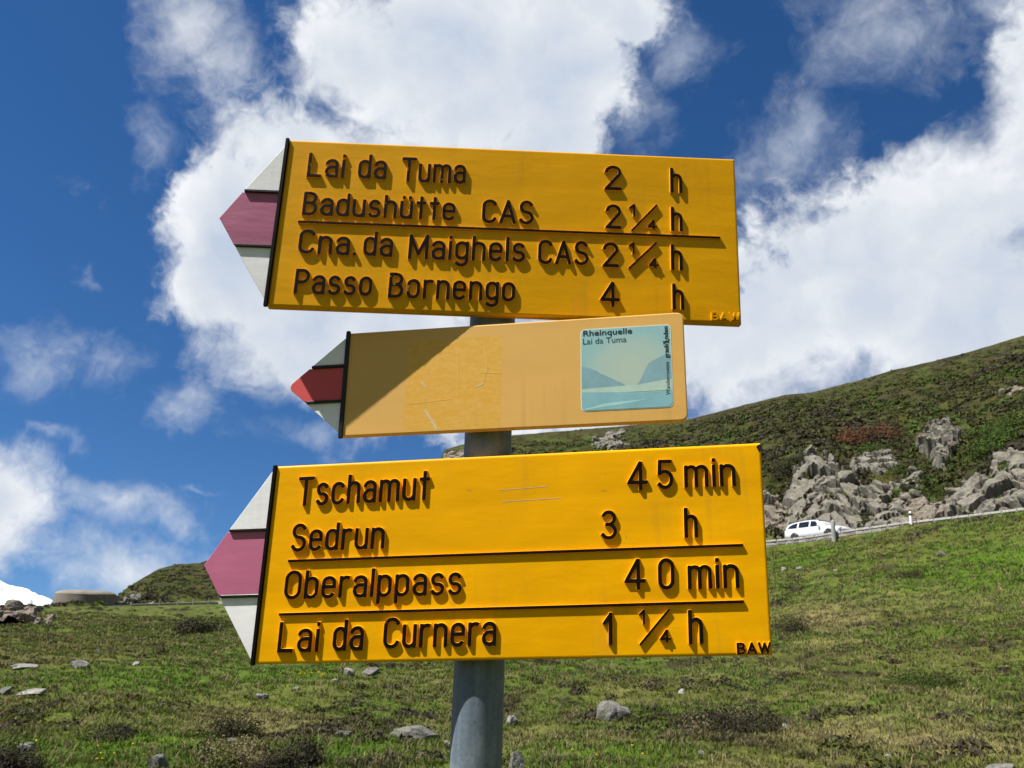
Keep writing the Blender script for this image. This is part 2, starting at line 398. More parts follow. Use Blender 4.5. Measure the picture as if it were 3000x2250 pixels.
def ico(n):
    if n not in _ico:
        bm = bmesh.new(); bmesh.ops.create_icosphere(bm, subdivisions=n, radius=1.0)
        _ico[n] = (np.array([v.co[:] for v in bm.verts]), [[v.index for v in f.verts] for f in bm.faces]); bm.free()
    return _ico[n]
def rock_mesh(name, seed, dims, n=3, cuts=11, rough=0.06, lo=0.55, boxy=0.0):
    g = np.random.default_rng(seed); v, f = ico(n); v = v.copy()
    if boxy:
        mx = np.abs(v).max(1, keepdims=True); v = v * (1 - boxy) + (v / mx) * boxy * 0.8
    for k in range(cuts):
        nn = g.normal(size=3); nn /= np.linalg.norm(nn); d = g.uniform(lo, 0.95)
        s = v @ nn; v = np.where((s > d)[:, None], v - (s - d)[:, None] * nn, v)
    o = g.uniform(0, 50)
    q = (fbm(v[:, 0] * 2.2 + o, v[:, 1] * 2.2 + v[:, 2] * 1.7 + o, 4, seed % 97) - 0.5) * rough * 2.5
    v = v * (1 + q)[:, None]
    return mesh_py(name, v * np.array(dims), f)

# ------------------------------------------------------------------ sign boards
def paint(name, col, wear=(0.95, 0.95, 0.9), bump=0.25, rough=0.42, blotch=0.10, chips=None, spec=0.3):
    mt = bpy.data.materials.new(name); mt.use_nodes = True
    t = NT(mt.node_tree); b = t.n['Principled BSDF']
    oc = t.n.new('ShaderNodeTexCoord').outputs['Object']
    st = t.v('MULTIPLY', oc, (0.5, 1.0, 1.6))
    n1 = t.noise(st, 14, 5, 0.55); n2 = t.noise(oc, 120, 3, 0.6); n3 = t.noise(st, 45, 4, 0.6)
    k = t.ramp(n1, [(0.3, (1 - blotch,) * 3), (0.7, (1 + blotch * 0.5,) * 3)])
    c = t.mix(1.0, (*col, 1), k, 'MULTIPLY')
    if chips:
        big = t.noise(oc, chips[1], 3, 0.55)
        c = t.mix(t.m('MULTIPLY', t.step(t.m('ADD', n2, t.m('MULTIPLY', big, 0.35)), chips[2], chips[2] + 0.04), chips[3]), c, (*chips[0], 1))
    # rain streaks, specks of dirt and fine scuffs
    run = t.noise(t.v('MULTIPLY', oc, (1.0, 1.0, 0.07)), 46, 4, 0.6); run2 = t.noise(oc, 7, 3, 0.5)
    c = t.mix(t.m('MULTIPLY', t.m('MULTIPLY', t.step(run, 0.50, 0.72), t.step(run2, 0.42, 0.66)), 0.30), c, tuple(q * 0.55 + 0.02 for q in col) + (1,))
    sp = t.noise(oc, 330, 2, 0.5)
    c = t.mix(t.m('MULTIPLY', t.step(sp, 0.745, 0.775), 0.65), c, tuple(q * 0.3 + 0.02 for q in col) + (1,))
    sf = t.noise(t.v('MULTIPLY', oc, (0.35, 1.0, 4.0)), 120, 3, 0.6)
    c = t.mix(t.m('MULTIPLY', t.step(sf, 0.70, 0.76), 0.30), c, tuple(min(1, q * 1.15 + 0.06) for q in col) + (1,))
    t.put(b.inputs['Base Color'], c)
    t.put(b.inputs['Roughness'], t.m('MULTIPLY_ADD', n3, 0.18, rough - 0.09))
    b.inputs['Specular IOR Level'].default_value = spec
    bp = t.n.new('ShaderNodeBump'); bp.inputs['Strength'].default_value = bump; bp.inputs['Distance'].default_value = 0.0012
    t.put(bp.inputs['Height'], t.m('ADD', t.m('MULTIPLY', n1, 1.2), t.m('MULTIPLY', n3, 0.35))); t.put(b.inputs['Normal'], bp.outputs[0])
    return mt, t, c, oc
YEL = (0.80, 0.375, 0.0)
M_YEL = paint('yellow_paint', YEL, bump=0.42, blotch=0.15, chips=((0.45, 0.22, 0.02), 9.0, 0.91, 0.7), spec=0.10)[0]
M_YELT = paint('dimmed_yellow_paint', (0.68, 0.322, 0.0), bump=0.5, blotch=0.12, chips=((0.75, 0.42, 0.05), 9.0, 0.91, 0.6), spec=0.10)[0]  # same yellow darkened, the weaker sun on the top board put into the colour
M_DARK = paint('black_brown_paint', (0.007, 0.004, 0.003), bump=0.3, rough=0.6, blotch=0.3, chips=((0.16, 0.08, 0.01), 40.0, 0.89, 0.7), spec=0.06)[0]
M_WORN = paint('worn_black_paint', (0.008, 0.005, 0.003), bump=0.3, rough=0.5, blotch=0.3, chips=((0.34, 0.22, 0.06), 60.0, 0.84, 0.6), spec=0.06)[0]
M_BLACK = paint('black_paint', (0.012, 0.011, 0.012), bump=0.2, rough=0.4, blotch=0.2)[0]
M_WHITE = paint('white_paint', (0.80, 0.79, 0.79), bump=0.45, rough=0.45, blotch=0.10, chips=((0.33, 0.31, 0.28), 12.0, 0.92, 0.7))[0]
M_RED = {'top': paint('faded_plum_red', (0.38, 0.105, 0.19), bump=0.7, rough=0.5, blotch=0.2, chips=((0.60, 0.35, 0.36), 10.0, 0.92, 0.7))[0],
         'mid': paint('sign_red', (0.56, 0.075, 0.075), bump=0.12, rough=0.45, blotch=0.06)[0],
         'bot': paint('faded_pink_red', (0.46, 0.13, 0.222), bump=0.4, rough=0.5, blotch=0.10, chips=((0.75, 0.25, 0.14), 14.0, 0.90, 0.9))[0]}

# stroke lettering: every glyph is a list of (points, closed) with cap height 1
def arc(cx, cy, rx, ry, a0, a1, n=9):
    return [(cx + rx * math.cos(math.radians(a0 + (a1 - a0) * i / n)), cy + ry * math.sin(math.radians(a0 + (a1 - a0) * i / n))) for i in range(n + 1)]
XH = 0.74
def stad(x0, x1, y0, y1):
    r = (x1 - x0) / 2; c = (x0 + x1) / 2; ry = min(r * 1.12, (y1 - y0) / 2)
    return (arc(c, y1 - ry, r, ry, 0, 180, 10) + arc(c, y0 + ry, r, ry, 180, 360, 10), True)
def ln(*p): return (list(p), False)
def arch(x0, x1, top=XH, y=0.0, start=0.44):
    c = (x0 + x1) / 2; r = (x1 - x0) / 2
    return (arc(c, top - r * 1.05, r, r * 1.05, 165, 0, 8) + [(x1, y)], False)
W_ = 0.40
GL = {
 'L': (.42, [ln((0, 1), (0, 0), (.42, 0))]),
 'a': (.38, [(arc(.19, XH - .19, .19, .19, 165, 0, 8) + [(.38, 0)], False), ([(.38, .43), (.2, .43)] + arc(.2, .215, .2, .215, 90, 270, 9) + arc(.22, .16, .16, .16, 270, 350, 4), False)]),
 'i': (.0, [ln((0, XH), (0, 0)), ln((0, .955), (0, .985))]),
 'd': (.38, [stad(0, .38, 0, XH), ln((.38, 1), (.38, 0))]),
 'T': (.50, [ln((0, 1), (.5, 1)), ln((.25, .99), (.25, 0))]),
 'u': (.38, [([(0, XH)] + arc(.19, .19, .19, .19, 180, 345, 8), False), ln((.38, XH), (.38, 0))]),
 'ü': (.38, [([(0, XH)] + arc(.19, .19, .19, .19, 180, 345, 8), False), ln((.38, XH), (.38, 0)), ln((.07, .955), (.07, .985)), ln((.31, .955), (.31, .985))]),
 'm': (.64, [ln((0, XH), (0, 0)), arch(0, .32), arch(.32, .64)]),
 'n': (.38, [ln((0, XH), (0, 0)), arch(0, .38)]),
 'h': (.38, [ln((0, 1), (0, 0)), arch(0, .38)]),
 'r': (.26, [ln((0, XH), (0, 0)), (arc(.19, XH - .2, .19, .2, 165, 68, 6), False)]),
 'b': (.38, [stad(0, .38, 0, XH), ln((0, 1), (0, 0))]),
 'p': (.38, [stad(0, .38, 0, XH), ln((0, XH), (0, -.27))]),
 'g': (.38, [stad(0, .38, .04, XH), ([(.38, XH), (.38, -.08)] + arc(.19, -.09, .19, .18, 0, -150, 8), False)]),
 's': (.36, [(arc(.18, XH - .19, .17, .19, 28, 262, 11) + arc(.18, .185, .18, .19, 82, -152, 11), False)]),
 'c': (.36, [(arc(.19, XH - .2, .19, .2, 25, 180, 8) + arc(.19, .2, .19, .2, 180, 335, 8), False)]),
 'e': (.38, [([(.0, .39), (.38, .39)] + arc(.19, XH - .2, .19, .2, 0, 180, 9) + arc(.19, .2, .19, .2, 180, 325, 8), False)]),
 't': (.28, [ln((.14, .99), (.14, 0)), ln((0, XH), (.28, XH))]),
 'l': (.0, [ln((0, 1), (0, 0))]),
 'o': (.38, [stad(0, .38, 0, XH)]),
 'B': (.44, [ln((0, 1), (0, 0)), ([(0, 1), (.22, 1)] + arc(.2, .765, .21, .235, 90, -90, 8) + [(0, .53)], False), ([(0, .53), (.22, .53)] + arc(.22, .265, .22, .265, 90, -90, 8) + [(0, 0)], False)]),
 'P': (.44, [ln((0, 1), (0, 0)), ([(0, 1), (.2, 1)] + arc(.2, .735, .24, .265, 90, -90, 8) + [(0, .47)], False)]),
 'C': (.46, [(arc(.24, .76, .23, .24, 20, 180, 9) + arc(.24, .24, .23, .24, 180, 340, 9), False)]),
 'O': (.48, [stad(0, .48, 0, 1)]),
 'S': (.46, [(arc(.23, .755, .21, .245, 25, 262, 12) + arc(.23, .25, .23, .255, 82, -155, 12), False)]),
 'A': (.52, [ln((0, 0), (.26, 1)), ln((.52, 0), (.26, 1)), ln((.09, .30), (.43, .30))]),
 'M': (.60, [ln((0, 0), (0, 1)), ln((0, 1), (.30, .18)), ln((.60, 1), (.30, .18)), ln((.60, 0), (.60, 1))]),
 'W': (.72, [ln((0, 1), (.18, 0)), ln((.36, .95), (.18, 0)), ln((.36, .95), (.54, 0)), ln((.72, 1), (.54, 0))]),
 '.': (.0, [ln((0, .0), (0, .03))]),
 '0': (.46, [stad(0, .46, 0, 1)]),
 '1': (.20, [ln((0, .70), (.20, .98)), ln((.20, 1), (.20, 0))]),
 '2': (.48, [(arc(.23, .75, .23, .25, 170, -28, 11) + [(.0, 0)], False), ln((0, 0), (.48, 0))]),
 '3': (.46, [(arc(.22, .76, .21, .24, 150, -80, 10), False), (arc(.22, .26, .24, .26, 88, -150, 11), False), ln((.15, .52), (.26, .52))]),
 '4': (.54, [ln((.34, 1), (0, .26)), ln((0, .26), (.54, .26)), ln((.36, 1), (.36, 0))]),
 '5': (.46, [ln((.42, 1), (.04, 1)), ln((.05, 1), (.03, .53)), (arc(.22, .31, .24, .31, 132, -145, 12), False)]),
}
def stroke(bmv, bmf, bmi, pts, closed, prof, xf, cap=0.55):
    """ridge along pts. prof = [(half width, height)...] from base to top; faces above prof[1] get slot 1"""
    P = [np.array(q, float) for q in pts]
    Q = [P[0]]
    for q in P[1:]:
        if np.linalg.norm(q - Q[-1]) > 1e-5: Q.append(q)
    if closed and np.linalg.norm(Q[0] - Q[-1]) < 1e-5: Q.pop()
    n = len(Q); Nn = []
    for i in range(n):
        a = Q[i] - Q[i - 1] if (i > 0 or closed) else None
        b = Q[(i + 1) % n] - Q[i] if (i < n - 1 or closed) else None
        a = b if a is None else a; b = a if b is None else b
        a = a / np.linalg.norm(a); b = b / np.linalg.norm(b)
        t = a + b; l = np.linalg.norm(t); t = t / l if l > 1e-6 else a
        k = 1 / max(0.45, float(t @ a)); Nn.append(np.array([-t[1], t[0]]) * k)
    outl = []
    for (w, h) in prof:
        lft = [Q[i] + Nn[i] * w for i in range(n)]; rgt = [Q[i] - Nn[i] * w for i in range(n)]
        if closed: outl.append((lft, rgt, h)); continue
        te = Q[-1] - Q[-2]; te /= np.linalg.norm(te); ts = Q[0] - Q[1]; ts /= np.linalg.norm(ts)
        ne = np.array([-te[1], te[0]]); ns = np.array([-ts[1], ts[0]])
        def sup(a): c, s = math.cos(a), math.sin(a); return (math.copysign(abs(c) ** .6, c), math.copysign(abs(s) ** .6, s))
        ce = [Q[-1] + ne * w * sup(x)[0] + te * w * sup(x)[1] * 0.9 for x in (math.pi * f for f in (.2, .4, .6, .8))]
        cs = [Q[0] + ns * w * sup(x)[0] + ts * w * sup(x)[1] * 0.9 for x in (math.pi * f for f in (.2, .4, .6, .8))]
        outl.append((lft + ce + rgt[::-1] + cs, None, h))
    base = len(bmv)
    if closed:
        for (lft, rgt, h) in outl:
            for q in lft + rgt: bmv.append(xf(q[0], q[1], h))
        L = len(outl); k = 2 * n
        for j in range(L - 1):
            for i in range(n):
                a, b = i, (i + 1) % n; s = 1 if j >= 1 else 0
                o0, o1 = base + j * k, base + (j + 1) * k
                bmf.append((o0 + a, o0 + b, o1 + b, o1 + a)); bmi.append(s)
                bmf.append((o0 + n + b, o0 + n + a, o1 + n + a, o1 + n + b)); bmi.append(s)
        o = base + (L - 1) * k
        for i in range(n):
            a, b = i, (i + 1) % n; bmf.append((o + a, o + b, o + n + b, o + n + a)); bmi.append(1)
    else:
        k = len(outl[0][0])
        for (ol, _, h) in outl:
            for q in ol: bmv.append(xf(q[0], q[1], h))
        L = len(outl)
        for j in range(L - 1):
            for i in range(k):
                a, b = i, (i + 1) % k
                o0, o1 = base + j * k, base + (j + 1) * k
                bmf.append((o0 + a, o0 + b, o1 + b, o1 + a)); bmi.append(1 if j >= 1 else 0)
        o = base + (L - 1) * k
        for i in range(n - 1):
            bmf.append((o + i, o + i + 1, o + k - 5 - i - 1, o + k - 5 - i)); bmi.append(1)
        bmf.append(tuple(o + q for q in range(n - 1, n + 5))); bmi.append(1)
        bmf.append(tuple(o + q for q in ([k - 5, k - 4, k - 3, k - 2, k - 1, 0]))); bmi.append(1)

class Sign:
    def __init__(s, name, tl, a, n, shear, W, H, label):
        s.a = Vector(a).normalized(); s.n = Vector(n).normalized(); s.b = s.n.cross(s.a).normalized()
        if s.b.z < 0: s.b = -s.b
        s.n = s.a.cross(s.b)
        s.W, s.H, s.sh = W, H, shear
        o = Vector(tl) + Vector((0, 0, EYE[2])) + s.a * 0.28 - s.b * H * 0.5      # where it is clamped to the post
        s.ox, s.oz = 0.28, -H * 0.5
        M = Matrix((( s.a.x, -s.n.x, s.b.x, o.x), (s.a.y, -s.n.y, s.b.y, o.y), (s.a.z, -s.n.z, s.b.z, o.z), (0, 0, 0, 1)))
        s.root = empty(name, M); tag(s.root, label, 'signpost arm', 'hiking direction boards on the post')
    def xf(s, x, z, h):        # board coordinates in metres -> local
        return (x + s.sh * z - s.ox, -h, z - s.oz)
    def part(s, name, v, f, mi, mats, parent=None, smooth=False):
        m = mesh_py(name, v, f, smooth)
        if mi is not None: m.polygons.foreach_set('material_index', mi)
        o = link(name, m, mats, parent or s.root); return o
    def plate(s, name, poly, mat, h0, h1, bevel, parent=None, seg=3, h_mat=None):
        bm = bmesh.new(); vs = [bm.verts.new(s.xf(x, z, h1)) for (x, z) in poly]
        f = bm.faces.new(vs); bm.normal_update()
        if f.normal.y > 0: f.normal_flip()
        r = bmesh.ops.extrude_face_region(bm, geom=[f])
        d = Vector((0, h1 - h0, 0))
        ext = [g for g in r['geom'] if isinstance(g, bmesh.types.BMFace)][0]
        vv = [g for g in r['geom'] if isinstance(g, bmesh.types.BMVert)]
        # extruded copy is the front; push the original back
        for v in vs: v.co += d
        bmesh.ops.recalc_face_normals(bm, faces=bm.faces[:])
        if bevel: bmesh.ops.bevel(bm, geom=list(ext.edges) if ext.is_valid else [], offset=bevel, segments=seg, profile=0.5, affect='EDGES')
        bmesh.ops.triangulate(bm, faces=[q for q in bm.faces if len(q.verts) > 8])
        m = bpy.data.meshes.new(name); bm.to_mesh(m); bm.free()
        return link(name, m, mat, parent or s.root)
    def bar(s, name, p0, p1, w, h, mats, parent=None, side=1.25):
        v, f, mi = [], [], []
        stroke(v, f, mi, [p0, p1], False, [(w * side, -0.0005), (w, h * .85), (w * .7, h)], s.xf)
        return s.part(name, v, f, mi, mats, parent)
    def text(s, runs, sw, h, body):
        for (txt, x0, y0, x1, y1, cap, mats) in runs:
            mats = [body if q is M_YEL else q for q in mats]
            adv, xs, gap = 0.0, [], 0.235
            for ch in txt:
                xs.append(adv); adv += GL[ch][0] + (gap if len(txt) > 1 else 0)
            tot = max(adv - (gap if len(txt) > 1 else 0), 0.02)
            w = sw * min(1.0, (cap / 36.0) ** 0.6); ch_h = cap - 2 * w
            sx = max((x1 - x0 - 2 * w), 0.1) / tot if tot > 0.05 else 1
            line = s.root
            if len(txt) > 1:
                line = empty('lettering'); line.parent = s.root
            for ch, gx in zip(txt, xs):
                v, f, mi = [], [], []
                g = random.Random(hash((txt, gx)) % 999)
                for k, (pts, cl) in enumerate(GL[ch][1]):
                    hh = h * (1 - 0.012 * k)
                    P = []
                    for (px, py) in pts:
                        xx = x0 + w + (gx + px) * sx; t = (xx - x0) / max(x1 - x0, 1)
                        P.append((xx / 1000, (y0 + (y1 - y0) * t + w + py * ch_h) / 1000))
                    wm = w / 1000
                    stroke(v, f, mi, P, cl, [(wm * 1.42, -0.0004), (wm * 1.05, hh * 0.90), (wm * 0.9, hh)], s.xf)
                s.part('letter' if ch.isalpha() else 'numeral' if ch.isdigit() else 'full_stop', v, f, mi, mats, line)

D_, Wn_, Y_ = [M_YEL, M_DARK], [M_YEL, M_WORN], [M_YEL, M_YEL]
TOP_RUNS = [('Lai', 30.0, -56.7, 79.5, -56.8, 36.7, Wn_), ('da', 97.4, -55.9, 135.4, -56.1, 37.0, D_), ('Tuma', 154.7, -58.6, 241.4, -57.5, 37.4, Wn_),
 ('Badushütte', 30.0, -113.4, 230.8, -112.9, 34.5, D_), ('CAS', 265.9, -114.3, 334.7, -113.4, 34.9, D_),
 ('Cna.', 30.4, -168.1, 106.0, -168.7, 34.4, D_), ('da', 114.7, -167.6, 152.9, -168.5, 35.2, D_), ('Maighels', 173.3, -170.4, 325.4, -168.1, 35.6, D_), ('CAS', 342.0, -169.7, 408.7, -169.0, 34.5, D_),
 ('Passo', 32.0, -224.5, 130.9, -223.6, 34.7, D_), ('Bornengo', 151.9, -225.0, 314.4, -224.0, 35.0, Wn_),
 ('2', 428.7, -57.7, 452.1, -57.2, 37.0, Wn_), ('h', 517.9, -58.0, 534.1, -58.0, 38.4, D_),
 ('2', 430.5, -115.0, 451.8, -114.8, 35.9, D_), ('1', 462.0, -95.5, 470.1, -95.7, 19.0, D_), ('4', 486.6, -114.4, 499.6, -114.2, 14.8, D_), ('h', 517.9, -114.9, 533.6, -114.9, 36.4, D_),
 ('2', 427.1, -170.5, 448.7, -170.0, 35.4, D_), ('1', 461.5, -150.9, 469.0, -151.0, 18.0, D_), ('4', 487.9, -169.9, 501.2, -169.7, 14.8, D_), ('h', 517.1, -171.2, 532.6, -171.3, 37.5, D_),
 ('4', 424.4, -226.3, 449.8, -225.8, 35.0, D_), ('h', 518.2, -226.5, 533.4, -226.5, 36.7, D_), ('BAW', 568.4, -239.0, 606.4, -237.3, 11.0, Y_)]
BOT_RUNS = [('Tschamut', 34.8, -52.0, 201.6, -50.9, 36.4, D_), ('Sedrun', 33.2, -106.3, 149.9, -106.8, 33.6, D_), ('Oberalppass', 31.3, -162.1, 246.7, -162.5, 33.6, D_),
 ('Lai', 30.4, -221.6, 80.3, -222.2, 34.4, D_), ('da', 97.0, -221.6, 133.9, -221.4, 35.5, D_), ('Curnera', 157.0, -220.0, 289.4, -219.2, 34.6, D_),
 ('4', 438.4, -50.2, 462.5, -50.5, 34.7, D_), ('5', 472.6, -49.6, 491.7, -50.1, 34.7, D_), ('min', 504.1, -49.4, 562.5, -50.1, 34.5, D_),
 ('3', 407.4, -105.2, 426.1, -105.6, 33.8, D_), ('h', 502.5, -106.9, 517.9, -107.0, 35.0, D_),
 ('4', 434.3, -162.3, 458.5, -162.5, 34.7, D_), ('0', 472.0, -162.8, 490.3, -163.0, 34.7, D_), ('min', 504.9, -163.7, 561.3, -163.7, 34.7, D_),
 ('1', 409.9, -221.1, 420.5, -221.1, 35.4, D_), ('1', 450.0, -199.8, 456.9, -199.8, 16.5, D_), ('4', 472.7, -219.7, 485.1, -219.6, 14.2, D_), ('h', 504.0, -221.8, 520.0, -221.7, 36.9, D_),
 ('BAW', 555.3, -233.2, 591.7, -232.9, 12.3, Wn_)]

POST_X, POST_Y = -0.0285, 0.9923
def arrow_fields(s, tipx, tipz, z1, z2, reds, th, bev, e=0.0035):
    """white, red and white fields of the arrow head, with dark bars between"""
    H = s.H; gap = -0.0006
    def xe(z):      # edge of the arrow head at height z
        return tipx * ((-z) / (-tipz)) if z > tipz else tipx * ((H + z) / (H + tipz))
    g = 0.0016
    up = s.plate('white_field', [(gap, -0.004), (gap, z1 + g), (xe(z1 + g), z1 + g)], M_WHITE, -th, -0.0003, bev)
    md = s.plate('red_field', [(gap, z1 - g), (gap, z2 + g), (xe(z2 + g), z2 + g)] + reds(tipx, tipz) + [(xe(z1 - g), z1 - g)], M_RED[s.key], -th, -0.0003, bev)
    lo = s.plate('white_field', [(gap, z2 - g), (gap, -H + 0.003), (xe(z2 - g), z2 - g)], M_WHITE, -th, -0.0003, bev)
    for z in (z1, z2):
        s.bar('dark_bar', (xe(z) + 0.0035, z), (-0.001, z), 0.0017, 0.0026, [M_BLACK, M_BLACK])
    return xe
def clamp(s, zc):
    """bracket behind the board that grips the post"""
    v, f = [], []
    bm = bmesh.new()
    bmesh.ops.create_cube(bm, size=1.0, matrix=Matrix.Translation((0, 0.017, zc)) @ Matrix.Diagonal((0.085, 0.010, 0.05, 1)))
    m = bpy.data.meshes.new('clamp'); bm.to_mesh(m); bm.free()
    link('clamp', m, M_STEEL, s.root)

def steel():
    mt = bpy.data.materials.new('grey_post_metal'); mt.use_nodes = True
    t = NT(mt.node_tree); b = t.n['Principled BSDF']
    oc = t.n.new('ShaderNodeTexCoord').outputs['Object']
    n1 = t.noise(t.v('MULTIPLY', oc, (1, 1, 0.08)), 110, 5, 0.65); n2 = t.noise(oc, 22, 5, 0.65); n3 = t.noise(oc, 160, 3, 0.6)
    c = t.ramp(n1, [(0.3, (0.090, 0.117, 0.148)), (0.7, (0.150, 0.182, 0.218))])
    c = t.mix(t.m('MULTIPLY', t.step(n2, 0.50, 0.66), 0.55), c, (0.22, 0.24, 0.26, 1))
    vo = t.n.new('ShaderNodeTexVoronoi'); vo.inputs['Scale'].default_value = 420; t.l.new(oc, vo.inputs['Vector'])
    c = t.mix(0.22, c, t.mix(1.0, c, t.ramp(t.xyz(vo.outputs['Color'])[0], [(0.0, (0.55, 0.55, 0.55)), (1.0, (1.45, 1.45, 1.45))]), 'MULTIPLY'))
    c = t.mix(t.m('MULTIPLY', t.step(n3, 0.68, 0.72), 0.7), c, (0.05, 0.05, 0.05, 1))
    t.put(b.inputs['Base Color'], c); b.inputs['Metallic'].default_value = 0.15
    t.put(b.inputs['Roughness'], t.m('MULTIPLY_ADD', n2, 0.25, 0.42)); b.inputs['Specular IOR Level'].default_value = 0.35
    bp = t.n.new('ShaderNodeBump'); bp.inputs['Strength'].default_value = 0.15; bp.inputs['Distance'].default_value = 0.001
    t.put(bp.inputs['Height'], n1); t.put(b.inputs['Normal'], bp.outputs[0])
    return mt
M_STEEL = steel()
def build_post():
    bm = bmesh.new()
    bmesh.ops.create_cone(bm, cap_ends=True, segments=72, radius1=0.03, radius2=0.03, depth=2.50, matrix=Matrix.Translation((0, 0, 0.90)))
    m = bpy.data.meshes.new('signpost_pole'); bm.to_mesh(m); bm.free()
    for q in m.polygons: q.use_smooth = len(q.vertices) == 4
    m.set_sharp_from_angle(angle=math.radians(40))
    o = link('signpost_pole', m, M_STEEL); o.location = (POST_X, POST_Y, 0)
    tag(o, 'round grey metal post carrying the three yellow direction boards', 'post')
build_post()

def build_signs():
    defs = [('direction_sign', 'top', [-0.31149, 0.94298, 0.60523], [0.99967, 0.02576, 0.00157], [0.02576, -0.99967, 0.0], 0.01329, 0.6086, 0.2415,
             'topmost yellow hiking direction board with raised dark lettering, four destinations and one line'),
            ('direction_sign', 'bot', [-0.29456, 0.9864, 0.16612], [0.98934, -0.13572, 0.05276], [-0.13591, -0.99072, 0.0], 0.05586, 0.5935, 0.2346,
             'lowest yellow hiking direction board with raised dark lettering and two dividing lines')]
    for (nm, key, tl, a, n, sh, W, H, lab) in defs:
        s = Sign(nm, tl, a, n, sh, W, H, lab); s.key = key
        body = [(0, 0), (W, 0), (W, -H), (0, -H)]
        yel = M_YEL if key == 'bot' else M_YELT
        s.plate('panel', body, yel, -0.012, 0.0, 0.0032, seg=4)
        tip = (-0.0771, -0.1209) if key == 'top' else (-0.0765, -0.1187)
        z1, z2 = (-0.0803, -0.1594) if key == 'top' else (-0.0780, -0.1565)
        arrow_fields(s, tip[0], tip[1], z1, z2, lambda x, z: [(x, z)], 0.011, 0.0006)
        x0, x1 = (-0.0042, 0.0006) if key == 'top' else (-0.0015, 0.0042)
        s.bar('upright_bar', ((x0 + x1) / 2, -0.001), ((x0 + x1) / 2, -H + 0.001), 0.0023, 0.0028, [M_DARK, M_DARK], side=1.15)
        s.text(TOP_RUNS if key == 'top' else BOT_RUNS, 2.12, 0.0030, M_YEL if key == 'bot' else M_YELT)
        mm = lambda p: (p[0] / 1000, p[1] / 1000)
        if key == 'top':
            s.bar('dividing_line', (0.0275, -0.1228), (0.5825, -0.1214), 0.0016, 0.0028, [yel, M_DARK])
            for p, q in (((465.8, -116.0), (499.1, -77.3)), ((462.4, -170.4), (497.8, -132.9))): s.bar('fraction_stroke', mm(p), mm(q), 0.0013, 0.0028, [yel, M_DARK])
        else:
            for p, q in (((33.1, -117.2), (566.0, -116.6)), ((28.9, -178.9), (564.0, -177.9))): s.bar('dividing_line', mm(p), mm(q), 0.0016, 0.0028, D_)
            s.bar('fraction_stroke', (0.4516, -0.2204), (0.4832, -0.1846), 0.0013, 0.0028, D_)
            for p, q in (((287.4, -42.3), (342.8, -40.4)), ((289.7, -56.2), (360.2, -54.8))):
                s.bar('scratch', mm(p), mm(q), 0.00035, 0.00012, [M_SCR, M_SCR])
            for p, q in (((408.0, -48.4), (414.0, -48.0)), ((412.0, -28.0), (413.0, -28.4)), ((436.0, -101.0), (437.0, -105.0)), ((436, -184), (436.4, -189)), ((246, -40), (252, -42))):
                s.bar('scratch', mm(p), mm(q), 0.00028, 0.0001, [M_SCR2, M_SCR2])
            # bare corner where the paint has chipped off
            c = [(0.5936 + 0.0030 * math.cos(q) * (1 + 0.3 * math.sin(3 * q)) - 0.0022, -0.0062 + 0.0042 * math.sin(q)) for q in np.linspace(0, 2 * math.pi, 14)[:-1]]
            s.plate('paint_chip', c, M_BLACK, -0.0005, 0.00015, 0)
        clamp(s, 0.0)
def flat_mat(name, col, rough=0.6):
    mt = bpy.data.materials.new(name); mt.use_nodes = True
    t = NT(mt.node_tree); b = t.n['Principled BSDF']
    oc = t.n.new('ShaderNodeTexCoord').outputs['Object']
    k = t.ramp(t.noise(oc, 55, 4, 0.6), [(0.3, tuple(c * 0.9 for c in col)), (0.7, tuple(c * 1.06 for c in col))])
    t.put(b.inputs['Base Color'], k); b.inputs['Roughness'].default_value = rough; b.inputs['Specular IOR Level'].default_value = 0.3
    return mt
M_SCR = flat_mat('scratched_primer', (0.48, 0.38, 0.26)); M_SCR2 = flat_mat('scratched_edge', (0.35, 0.20, 0.05))
build_signs()

def text_mesh(s, txt, x, z, size, h, mat, parent, fit=None, bold=0.0, vertical=False, name='printed_text'):
    """flat print with Blender's own font; x, z: left end of the base line in board metres"""
    cu = bpy.data.curves.new('t', 'FONT'); cu.body = txt; cu.size = 1.0; cu.offset = bold; cu.resolution_u = 3
    o = bpy.data.objects.new('t', cu); COL.objects.link(o)
    dg = bpy.context.evaluated_depsgraph_get(); dg.update()
    me = bpy.data.meshes.new_from_object(o.evaluated_get(dg)); bpy.data.objects.remove(o)
    co = np.array([v.co[:] for v in me.vertices]); x0, x1 = co[:, 0].min(), co[:, 0].max()
    sx = fit / (x1 - x0) if fit else size
    for v, q in zip(me.vertices, co):
        u, w = (q[0] - x0) * sx, q[1] * size
        v.co = s.xf(x - w, z + u, h) if vertical else s.xf(x + u, z + w, h)
    bm = bmesh.new(); bm.from_mesh(me)
    for fc in bm.faces:
        fc.normal_update()
        if fc.normal.y > 0: fc.normal_flip()
    bm.to_mesh(me); bm.free(); me.materials.clear()
    return link(name, me, mat, parent)

